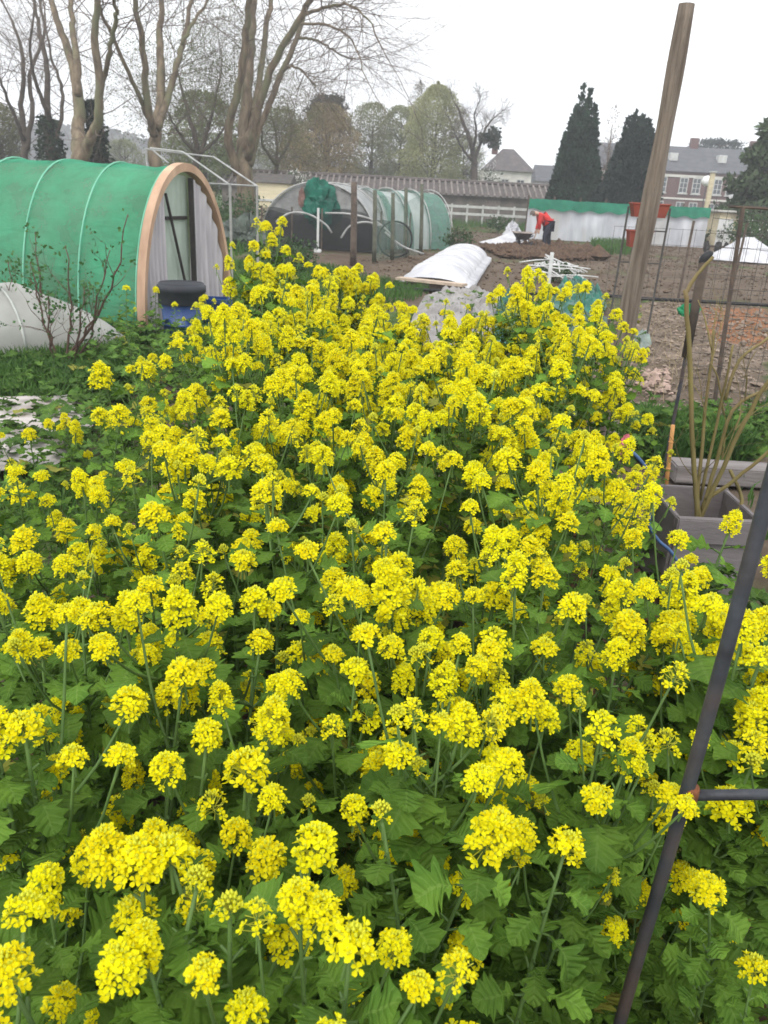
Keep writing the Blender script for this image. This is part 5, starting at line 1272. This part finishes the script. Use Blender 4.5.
def veined(name, c, c2, vein, rnd):
    M = bpy.data.materials.new(name); M.use_nodes = True; n = M.node_tree; L = n.links; b = n.nodes['Principled BSDF']; out = n.nodes['Material Output']
    b.inputs['Roughness'].default_value = .6; b.inputs['Specular IOR Level'].default_value = .09
    def N(t, **k):
        q = n.nodes.new(t)
        for a_, v_ in k.items(): setattr(q, a_, v_)
        return q
    def mth(op, a_, b_=None, c_=None):
        q = N('ShaderNodeMath', operation=op)
        for i_, v_ in enumerate((a_, b_, c_)):
            if v_ is None: continue
            if isinstance(v_, (int, float)): q.inputs[i_].default_value = v_
            else: L.new(v_, q.inputs[i_])
        return q.outputs[0]
    al, ac = N('ShaderNodeAttribute', attribute_name='along').outputs['Fac'], N('ShaderNodeAttribute', attribute_name='across').outputs['Fac']
    aa = mth('ABSOLUTE', ac)
    mid = mth('LESS_THAN', aa, .07)
    lat = mth('SINE', mth('MULTIPLY', mth('SUBTRACT', al, mth('MULTIPLY', aa, .13)), 46.0))
    side = mth('MULTIPLY', mth('GREATER_THAN', lat, .90), mth('LESS_THAN', aa, .85))
    vn = mth('MAXIMUM', mid, mth('MULTIPLY', side, .6))
    tc = N('ShaderNodeTexCoord'); nz = N('ShaderNodeTexNoise'); nz.inputs['Scale'].default_value = 14; nz.inputs['Detail'].default_value = 8; L.new(tc.outputs['Object'], nz.inputs['Vector'])
    rp = N('ShaderNodeValToRGB'); rp.color_ramp.elements[0].position, rp.color_ramp.elements[1].position = .35, .65
    rp.color_ramp.elements[0].color = (*c2, 1); rp.color_ramp.elements[1].color = (*c, 1); L.new(nz.outputs['Fac'], rp.inputs['Fac'])
    mx_ = N('ShaderNodeMix', data_type='RGBA'); mx_.inputs[7].default_value = (*vein, 1); L.new(mth('MULTIPLY', vn, .38), mx_.inputs[0]); L.new(rp.outputs['Color'], mx_.inputs[6])
    oi = N('ShaderNodeObjectInfo'); mr = N('ShaderNodeMapRange'); mr.inputs['To Min'].default_value, mr.inputs['To Max'].default_value = 1 - rnd, 1 + rnd; L.new(oi.outputs['Random'], mr.inputs['Value'])
    hv = N('ShaderNodeHueSaturation'); L.new(mth('MULTIPLY', mr.outputs[0], N('ShaderNodeAttribute', attribute_name='tint').outputs['Fac']), hv.inputs['Value']); L.new(mx_.outputs[2], hv.inputs['Color'])
    yl = N('ShaderNodeMix', data_type='RGBA'); yl.inputs[7].default_value = (.30, .27, .05, 1); L.new(mth('MULTIPLY', mth('GREATER_THAN', N('ShaderNodeAttribute', attribute_name='tint').outputs['Fac'], 1.395), .75), yl.inputs[0]); L.new(hv.outputs['Color'], yl.inputs[6]); hv = yl
    L.new(yl.outputs[2], b.inputs['Base Color'])
    n2 = N('ShaderNodeTexNoise'); n2.inputs['Scale'].default_value = 130; L.new(tc.outputs['Object'], n2.inputs['Vector'])
    bp = N('ShaderNodeBump'); bp.inputs['Strength'].default_value = .55; bp.inputs['Distance'].default_value = .004
    L.new(mth('SUBTRACT', n2.outputs['Fac'], mth('MULTIPLY', lat, .35)), bp.inputs['Height']); L.new(bp.outputs[0], b.inputs['Normal'])
    tr = N('ShaderNodeBsdfTranslucent'); L.new(yl.outputs[2], tr.inputs['Color']); ms = N('ShaderNodeMixShader'); ms.inputs[0].default_value = .3
    L.new(b.outputs[0], ms.inputs[1]); L.new(tr.outputs[0], ms.inputs[2]); L.new(ms.outputs[0], out.inputs['Surface']); return M
LEAFM = veined('mustard_leaves', (.125, .225, .030), (.060, .128, .018), (.16, .25, .06), .25)
WEEDV = veined('weed_leaf_blades', (.095, .175, .03), (.042, .095, .018), (.16, .23, .07), .1)
YLEAF = mat('yellowing_leaf', (.22, .20, .04), (.12, .13, .03), 9, .6, trans=.3)

# one petal flower
def flower_geo(g, sz):
    V, F = [], []
    for k in range(4):
        a = k * math.pi / 2 + g.normal(0, .12); ca, sa = math.cos(a), math.sin(a); ln = sz * g.uniform(.42, .55); wd = sz * g.uniform(.17, .23); lift = g.uniform(.05, .3) * sz; dr = g.uniform(-.08, .12) * sz
        pts = [(.06 * sz, -.04 * sz, 0), (.06 * sz, .04 * sz, 0), (ln * .62, wd, lift * .7), (ln * .62, -wd, lift * .7), (ln, wd * .72, lift + dr), (ln, -wd * .72, lift + dr), (ln * .64, 0, lift * .45)]
        o = len(V); V += [(x * ca - y * sa, x * sa + y * ca, z) for x, y, z in pts]
        F += [(o, o + 6, o + 3), (o, o + 1, o + 6), (o + 1, o + 2, o + 6), (o + 6, o + 2, o + 4), (o + 3, o + 6, o + 5), (o + 6, o + 4, o + 5)]
    return np.array(V), F
OCT = np.array([(1, 0, 0), (-1, 0, 0), (0, 1, 0), (0, -1, 0), (0, 0, 1), (0, 0, -1)], float); OCTF = [(0, 2, 4), (2, 1, 4), (1, 3, 4), (3, 0, 4), (2, 0, 5), (1, 2, 5), (3, 1, 5), (0, 3, 5)]
def frame_to(d, g):
    d = nrm(d); s = g.normal(size=3); s = nrm(s - d * (s @ d)); return np.stack([s, np.cross(d, s), d], 1)
def head_mesh(name, nf, L, rad, buds, seed, fsz=.0128, sparse=1.0):
    """flower raceme; its top at z=0, hanging down to -L"""
    g = np.random.default_rng(seed); m = MB()
    m.tube([(0, 0, -L - .03), (0, 0, -L * .4), (0, 0, -.004)], [.0018, .0016, .001], 5, 1)
    m.m[-len(m.m):] = [2] * len(m.m)
    for k in range(nf):
        u = (k + .5) / nf                           # 0 top .. 1 bottom
        a = k * 2.39996 + g.normal(0, .25); z0 = -.008 - (L - .008) * u ** 1.1
        el = math.radians(62 - 58 * u ** .7 + g.normal(0, 9)); rr = rad * (.45 + .55 * min(1, u * 2.2)) * g.uniform(.8, 1.12)
        p0 = np.array([0, 0, z0]); d = np.array([math.cos(a) * math.cos(el), math.sin(a) * math.cos(el), math.sin(el)]); p1 = p0 + d * rr
        m.tube([p0, p0 + d * rr * .6, p1], .0007, 3, 3, cap=False)
        if g.random() > sparse: continue
        fd = d + np.array([0, 0, .55]) + g.normal(0, .25, 3); V, F = flower_geo(g, fsz * g.uniform(.85, 1.12)); Rm = frame_to(fd, g)
        m.add(V @ Rm.T + p1, F, 0)
        m.add(OCT * (.0016, .0016, .0034) @ Rm.T + p1 + Rm[:, 2] * .002, OCTF, 1)
    for k in range(buds):
        a = k * 2.39996; q = math.sqrt((k + .5) / buds); r_ = .0105 * q; p = np.array([math.cos(a) * r_, math.sin(a) * r_, .006 - .012 * q * q]); d = np.array([p[0] * 40, p[1] * 40, 1]); Rm = frame_to(d, g)
        m.add(OCT * (.0019, .0019, .0036) @ Rm.T + p, OCTF, 1); m.tube([(0, 0, -.012), p], .0006, 3, 3, cap=False)
    me_o = m.build(name, [PETAL, BUD, STEMG, PEDI]); me_ = me_o.data; bpy.data.objects.remove(me_o); return me_
HEADS = {'full': [head_mesh('flower_head', 58, .035, .0200, 16, 100 + k) for k in range(4)],
         'long': [head_mesh('flower_head', 84, .056, .0205, 14, 110 + k) for k in range(3)],
         'dome': [head_mesh('flower_head', 38, .022, .0175, 20, 120 + k) for k in range(3)],
         'loose': [head_mesh('flower_head', 30, .040, .020, 10, 130 + k, sparse=.75) for k in range(3)],
         'bud': [head_mesh('flower_head', 9, .018, .013, 26, 140 + k, .010) for k in range(2)]}

# lobed leaf with toothed edge
def leaf_geo(g, L, droop):
    """points outwards along +x, up is +z"""
    V, F = [], []; k1 = g.uniform(.85, 1.2); ph = g.uniform(0, 6.28); vf = g.uniform(.10, .45); roll = g.normal(0, .25)
    x = z = 0.; ang = .35 + g.normal(0, .2); prev = 0.
    for (t, wd) in LOBE:
        st = (t - prev) * L; prev = t; a = ang - droop * t + .22 * math.sin(t * 9 + ph); x += math.cos(a) * st; z += math.sin(a) * st
        for s in (-1, -.5, 0, .5, 1):
            w_ = wd * k1 * L * s * (g.uniform(.90, 1.08) if abs(s) == 1 else 1)
            up = abs(w_) * vf + .042 * L * math.sin(t * 15 + ph + s * 2) * abs(s) - .05 * L * (abs(s) > .9) * wd + roll * w_
            fwd = abs(w_) * .22
            V.append((x + fwd - math.sin(a) * up, w_, z + math.cos(a) * up))
    for i_ in range(len(LOBE) - 1):
        for j_ in range(4): o = i_ * 5 + j_; F.append((o, o + 5, o + 6, o + 1))
    return np.array(V), F
def rotz(V, a): c, s = math.cos(a), math.sin(a); return np.stack([V[:, 0] * c - V[:, 1] * s, V[:, 0] * s + V[:, 1] * c, V[:, 2]], 1)

def plant_variant(seed, kind):
    """stem mesh, leaf mesh and where the flower heads sit, for a plant one metre tall"""
    g = np.random.default_rng(seed); st, lf = MB(), MB(); tops = []
    bend = g.normal(0, .05, 2); Z = np.linspace(0, 1, 9); main = np.stack([bend[0] * Z ** 2 + .012 * np.sin(Z * 6 + seed), bend[1] * Z ** 2 + .012 * np.cos(Z * 5 + seed), Z], 1)
    st.tube(main, np.linspace(.0050, .0019, 9), 6, smooth=2); tops.append((main[-1], (bend[0] * .8, bend[1] * .8, 1), 'main'))
    nb = {'few': g.integers(2, 6), 'mid': g.integers(4, 9), 'many': g.integers(8, 13), 'low': g.integers(0, 2)}[kind]
    def at(z): return np.array([np.interp(z, Z, main[:, 0]), np.interp(z, Z, main[:, 1]), z])
    for k in range(nb):
        z0 = g.uniform(.55, .90) if kind != 'many' else g.uniform(.62, .94); a = k * 2.4 + g.normal(0, .4); ln = g.uniform(.12, .30) if kind != 'many' else g.uniform(.08, .24); p0 = at(z0)
        sp = g.uniform(.30, .65); P = [p0, p0 + (math.cos(a) * ln * sp * .6, math.sin(a) * ln * sp * .6, ln * .4), p0 + (math.cos(a) * ln * sp, math.sin(a) * ln * sp, ln)]
        if P[2][2] > 1.06: P[2][2] = 1.06 - g.uniform(0, .08); P[1][2] = (P[0][2] + P[2][2]) / 2
        st.tube(P, [.0024, .0020, .0015], 5, smooth=3); tops.append((P[2], P[2] - P[1], 'side'))
        for q in range(3): V, F = leaf_geo(g, g.uniform(.035, .075), .8); lf.add(rotz(V, a + g.normal(0, 1.2)) + (P[1] * (1 - q * .4) + P[0] * q * .4), F)
    n = {'few': 50, 'mid': 46, 'many': 30, 'low': 50}[kind]
    for k in range(n):
        u = (k + g.random()) / n; z = .18 + .78 * u; L = (.092 - .046 * u) * g.uniform(.75, 1.2); a = k * 2.39996 + g.normal(0, .3); p = at(z)
        V, F = leaf_geo(g, L, g.uniform(.5, 1.5)); pet = L * .25
        V = V + (pet, 0, pet * .5); st.tube([p, p + np.array([math.cos(a) * pet, math.sin(a) * pet, pet * .5])], [.002, .0016], 4, cap=False)
        lf.add(rotz(V, a) + p, F)
    so = st.build('stem', STEMG, smooth=True); lo = lf.build('leaves', LEAFM, smooth=True, veins=len(LOBE)); r_ = (so.data, lo.data, tops); bpy.data.objects.remove(so); bpy.data.objects.remove(lo); return r_
VAR = {k: [plant_variant(200 + 20 * i_ + j_, k) for j_ in range(n_)] for i_, (k, n_) in enumerate((('few', 6), ('mid', 6), ('many', 7), ('low', 4)))}

def add_mustard(x, y, h, kind, label, g, group='mustard plants in the flower bed', hs=1.0, tilt=.06):
    sm, lm, tops = VAR[kind][g.integers(len(VAR[kind]))]
    r0 = thing('mustard_plant', label, 'plant', (x, y, -.01), group, g.uniform(0, 6.28))
    r0.rotation_euler = (g.normal(0, tilt), g.normal(0, tilt), g.uniform(0, 6.28)); s = h; ws = s * g.uniform(.92, 1.1); r0.scale = (ws, ws, s)
    for nm, d in (('stem', sm), ('leaves', lm)): o = bpy.data.objects.new(nm, d); COL.objects.link(o); o.parent = r0
    for (p, d, w_) in tops:
        u = g.random()
        if w_ == 'main': hk = 'full' if u < .45 else 'long' if u < .8 else 'dome' if u < .93 else 'loose'
        else: hk = 'full' if u < .30 else 'dome' if u < .56 else 'loose' if u < .72 else 'long' if u < .82 else 'bud'
        if kind == 'low': hk = 'bud' if u < .6 else 'dome' if u < .8 else 'full'
        o = bpy.data.objects.new('flower_head', HEADS[hk][g.integers(len(HEADS[hk]))]); COL.objects.link(o); o.parent = r0
        dd = nrm(nrm(d) * .35 + np.array([0, 0, .8]) + g.normal(0, .10, 3)); q = Vector(dd).to_track_quat('Z', 'Y'); o.rotation_mode = 'QUATERNION'; o.rotation_quaternion = q
        k = hs * g.uniform(.85, 1.2) * (1.0 if w_ == 'main' else .88) / s; o.scale = (k, k, k); o.location = tuple(np.array(p) + dd * .02)
    return r0

g = np.random.default_rng(2024)
cand = scatter(BED, 6000, 55); pts = []
for p in cand:
    sp = .128 + .012 * p[1] if p[1] < 3.2 else .160
    if p[0] < -.60 and p[1] > 1.1: sp *= 1.25
    if all((p[0] - q[0]) ** 2 + (p[1] - q[1]) ** 2 > sp * sp for q in pts): pts.append(p)

for (x, y) in pts:
    if y < .84 and .20 < x / y < .66: continue
    if .0 < x < .62 and y > 4.1: continue
    edgeL = x < -.55 and y > 1.0
    dense = fbm(np.array([x * 2.2 + 7]), np.array([y * 1.3]), 77)[0]
    h = 1.06 + .10 * min(1, y / 3.0) + .05 * max(0, min(1, y - 3)) + g.normal(0, .055)
    if .0 < x < .60 and y > 3.0: h -= .12
    yc = y + .9 * max(0, x) * 1.0
    if edgeL: h -= .10; kind = 'few' if g.random() < .6 else 'low' if g.random() < .4 else 'mid'; lab = 'mustard plant of the thin left flank near the pale ground sheet, few yellow heads'
    elif yc > 1.75: kind = 'many' if g.random() < .72 + .4 * (dense - .5) else 'mid'; lab = 'mustard plant in the dense yellow mass toward the back of the bed'
    elif y > 1.05: kind = 'mid' if g.random() < .55 else 'many' if g.random() < .35 else 'few'; lab = 'mustard plant in the half open middle of the bed, leaves showing between heads'
    else: kind = 'low' if g.random() < .85 else 'few'; h += g.normal(-.20, .06); lab = 'short, mostly leafy mustard plant filling in low between the nearest tall flowering ones'
    hs = .95 + .42 * min(1, max(0, y - .7) / 2.4)
    add_mustard(x, y, h, kind, lab, g, hs=hs)
# plants that stand out singly
for (px, py, dist, kind, lab) in ((270, 232, 4.5, 'many', 'tallest mustard plant standing clear near the water butt'), (529, 280, 4.0, 'many', 'tall mustard spike standing before the dark green tarp'), (345, 274, 4.5, 'mid', 'tall mustard plant at the back, left of the white low tunnel'),
                               (483, 312, 4.0, 'mid', 'tall slender mustard spike in front of the pale film bed'), (600, 330, 4.0, 'many', 'mustard plant reaching up beside the wooden pole'), (262, 262, 4.2, 'mid', 'second tall mustard plant leaning beside the tallest one'), (125, 285, 6.0, 'low', 'small sparse mustard plant before the tunnel end hoop'), (157, 283, 6.6, 'low', 'spindly mustard plant just before the water butt'),
                               (172, 300, 6.4, 'low', 'spindly mustard plant left of the black barrel lid'), (205, 292, 6.2, 'few', 'mustard plant hiding part of the blue plastic crate'), (190, 318, 6.0, 'few', 'short mustard plant in front of the blue barrel body'), (222, 312, 6.0, 'mid', 'mustard plant right of the blue plastic crate'),
                               (676, 428, 3.6, 'low', 'lone mustard plant with one small head by the orange cane'), (768, 590, 1.25, 'mid', 'mustard plant just right of the near iron post'), (745, 690, 1.0, 'many', 'full mustard plant behind the near iron post and side bar')):
    p = Y(px, py, dist); add_mustard(p[0], p[1], p[2] - .03, kind, lab, g, hs=1.35 if dist > 2 else 1.15, tilt=.02)

for (px, py, kind) in ((25, 596, 'mid'), (20, 728, 'few'), (112, 748, 'few'), (125, 660, 'mid'), (85, 608, 'mid'), (238, 636, 'mid'), (258, 884, 'few'), (185, 832, 'low'), (335, 912, 'few'), (122, 950, 'few'), (215, 955, 'few'), (236, 856, 'low'), (435, 992, 'low'), (582, 985, 'few'), (503, 845, 'low'), (490, 745, 'few'), (398, 770, 'few'), (375, 682, 'mid'), (450, 700, 'mid'), (600, 686, 'mid'), (555, 718, 'mid'), (602, 780, 'few'),
        (662, 880, 'few'), (748, 690, 'many'), (765, 632, 'mid'), (695, 624, 'few'), (676, 668, 'low'), (515, 626, 'mid'), (552, 574, 'mid'), (290, 756, 'few'), (262, 795, 'few'), (212, 730, 'few'), (60, 985, 'low'), (95, 880, 'low'), (285, 935, 'few'), (4, 826, 'few'), (8, 1005, 'few'), (757, 812, 'mid'), (440, 846, 'low'), (325, 858, 'few'), (330, 640, 'mid'), (430, 590, 'mid'), (165, 590, 'mid'), (650, 600, 'mid'), (690, 572, 'few'), (690, 518, 'few'), (630, 640, 'few'), (480, 560, 'mid'), (300, 560, 'mid'), (40, 660, 'mid')):
    p = Y(px, py, 1.0) if px > 740 else Y(px, py, .92) if px > 560 and py > 770 else G(px, py, 1.10 + g.normal(0, .03)); add_mustard(p[0], p[1], p[2] - .02, kind, 'leafy mustard plant at the front of the bed with large yellow heads', g, hs=.93, tilt=.015)
for (px, py, dist, kind) in ((40, 428, 2.6, 'few'), (64, 414, 3.0, 'few'), (14, 478, 2.1, 'mid'), (112, 412, 3.3, 'few'), (150, 498, 2.2, 'mid'), (62, 512, 1.9, 'mid'), (146, 352, 4.2, 'few'), (200, 345, 4.0, 'mid'), (118, 462, 2.5, 'few'), (216, 322, 4.4, 'mid'), (100, 540, 1.8, 'mid'), (180, 400, 3.2, 'mid'), (145, 440, 2.8, 'few')):
    p = Y(px, py, dist); add_mustard(p[0], p[1], p[2] - .03, kind, 'mustard plant of the thin left flank near the pale ground sheet, few yellow heads', g, hs=1.15, tilt=.03)
for (px, py, dist) in ((640, 462, 2.7), (632, 405, 3.1), (655, 500, 2.3), (625, 372, 3.6)):
    p = Y(px, py, dist); add_mustard(p[0], p[1], p[2] - .03, 'mid', 'mustard plant at the right edge of the bed near the wooden pole and blue rope', g, hs=1.25, tilt=.03)
for (px, py, dist, kind, lab, dxs) in ((266, 240, 4.4, 'many', 'tall mustard plant in the clump that stands clear near the water butt', ((-.09, 0, -.10), (.10, .1, -.14), (-.02, -.12, -.20))),
                                  (531, 285, 3.9, 'many', 'tall mustard plant in the clump before the dark green tarp', ((.06, .05, -.03), (-.10, .05, -.09), (.16, -.05, -.12), (.0, -.14, -.16))),
                                  (350, 280, 4.4, 'many', 'tall mustard plant in the back clump left of the white low tunnel', ((-.12, .02, -.02), (.12, .05, -.04))),
                                  (483, 315, 3.9, 'many', 'tall mustard plant in the slim clump before the pale film bed', ((-.05, .05, -.04), (.03, -.1, -.12)))):
    for (dx, dy, dz) in dxs:
        p = Y(px, py, dist); add_mustard(p[0] + dx, p[1] + dy, p[2] + dz, kind, lab, g, hs=1.35, tilt=.02)

# weeds and small leafy plants
def weeds(name, poly, n, L0, hmax, label, seed, material=WEEDV, cat='weeds'):
    g = np.random.default_rng(seed); P = scatter(poly, n, seed); m = MB()
    for (x, y) in P:
        z0 = 0; k = g.integers(3, 6); a0 = g.uniform(0, 6.28); hh = hmax * g.uniform(.3, 1)
        for q in range(k):
            V, F = leaf_geo(g, L0 * g.uniform(.6, 1.25), g.uniform(.3, 1.2)); V = rotz(V, a0 + q * 2.4); m.addn(V + (x, y, hh * (q + .4) / k), np.array(F))
    return tag(m.build(name, material, smooth=True, veins=len(LOBE)), label, cat, kind='stuff')
weeds('weeds', GP((0, 395), (110, 385), (130, 420), (120, 500), (0, 520)), 85, .13, .28, 'low leafy weeds around the dirty white sheet', 301)
weeds('weeds', GP((95, 330), (250, 300), (330, 300), (240, 370), (170, 440), (100, 460)), 420, .14, .35, 'leafy weeds between the bed and the green tunnel', 302)
weeds('weeds', GP((600, 415), (768, 425), (768, 464), (660, 466), (600, 455)), 200, .13, .30, 'lush green weeds behind the grey planter box', 303)
weeds('weeds', GP((640, 560), (690, 600), (768, 640), (768, 760), (690, 640)), 60, .13, .35, 'leafy weeds between bed and grey planter', 304)
weeds('weeds', GP((415, 322), (430, 305), (470, 298), (490, 310), (470, 335)), 26, .16, .25, 'weeds growing over the pale plastic film', 305)
weeds('weeds', [(-1.2, .2), (1.1, .2), (1.1, 4.6), (-1.2, 4.6)], 330, .15, .42, 'low leaves covering the ground under the mustard', 306, LEAFM)
weeds('weeds', GP((0, 352), (120, 345), (160, 385), (100, 398), (0, 398)), 120, .15, .22, 'dark leafy weeds among the grass by the white cloche', 307)
weeds('weeds', GP((590, 300), (640, 310), (640, 400), (610, 400)), 26, .10, .25, 'sparse weeds around the foot of the wooden pole', 308)
weeds('weeds', GP((0, 396), (92, 400), (100, 440), (60, 478), (0, 480)), 60, .10, .22, 'small weeds poking over the edges of the dirty white sheet', 309)
wk = MB(); dg_ = np.random.default_rng(5)
for k in range(60):
    x, y = scatter(GP((605, 320), (680, 310), (690, 420), (640, 430)), 60, 12)[k]; wk.tube([(x, y, 0), (x + dg_.normal(0, .05), y, .15), (x + dg_.normal(0, .16), y + dg_.normal(0, .1), dg_.uniform(.15, .4))], [.003, .002, .001], 3)
tag(wk.build('dry_stalks', mat('straw', (.42, .34, .2), (.3, .24, .14), 5, .8)), 'dry straw-coloured stalks around the foot of the wooden pole', 'stalks', kind='stuff')

# ------------------------------------------------------------------ haze
hb = MB(); hb.box((0, 210, 29), (1100, 440, 62)); haze = hb.build('haze', mat('_tmp', (1, 1, 1)))
hmz = bpy.data.materials.new('pale_haze'); hmz.use_nodes = True; hn = hmz.node_tree; hn.nodes.clear()
pv = hn.nodes.new('ShaderNodeVolumePrincipled'); pv.inputs['Color'].default_value = (.9, .92, .96, 1); pv.inputs['Density'].default_value = .0018; ho = hn.nodes.new('ShaderNodeOutputMaterial'); hn.links.new(pv.outputs[0], ho.inputs['Volume'])
haze.data.materials.clear(); haze.data.materials.append(hmz); tag(haze, 'thin pale air haze over the gardens', kind='stuff')
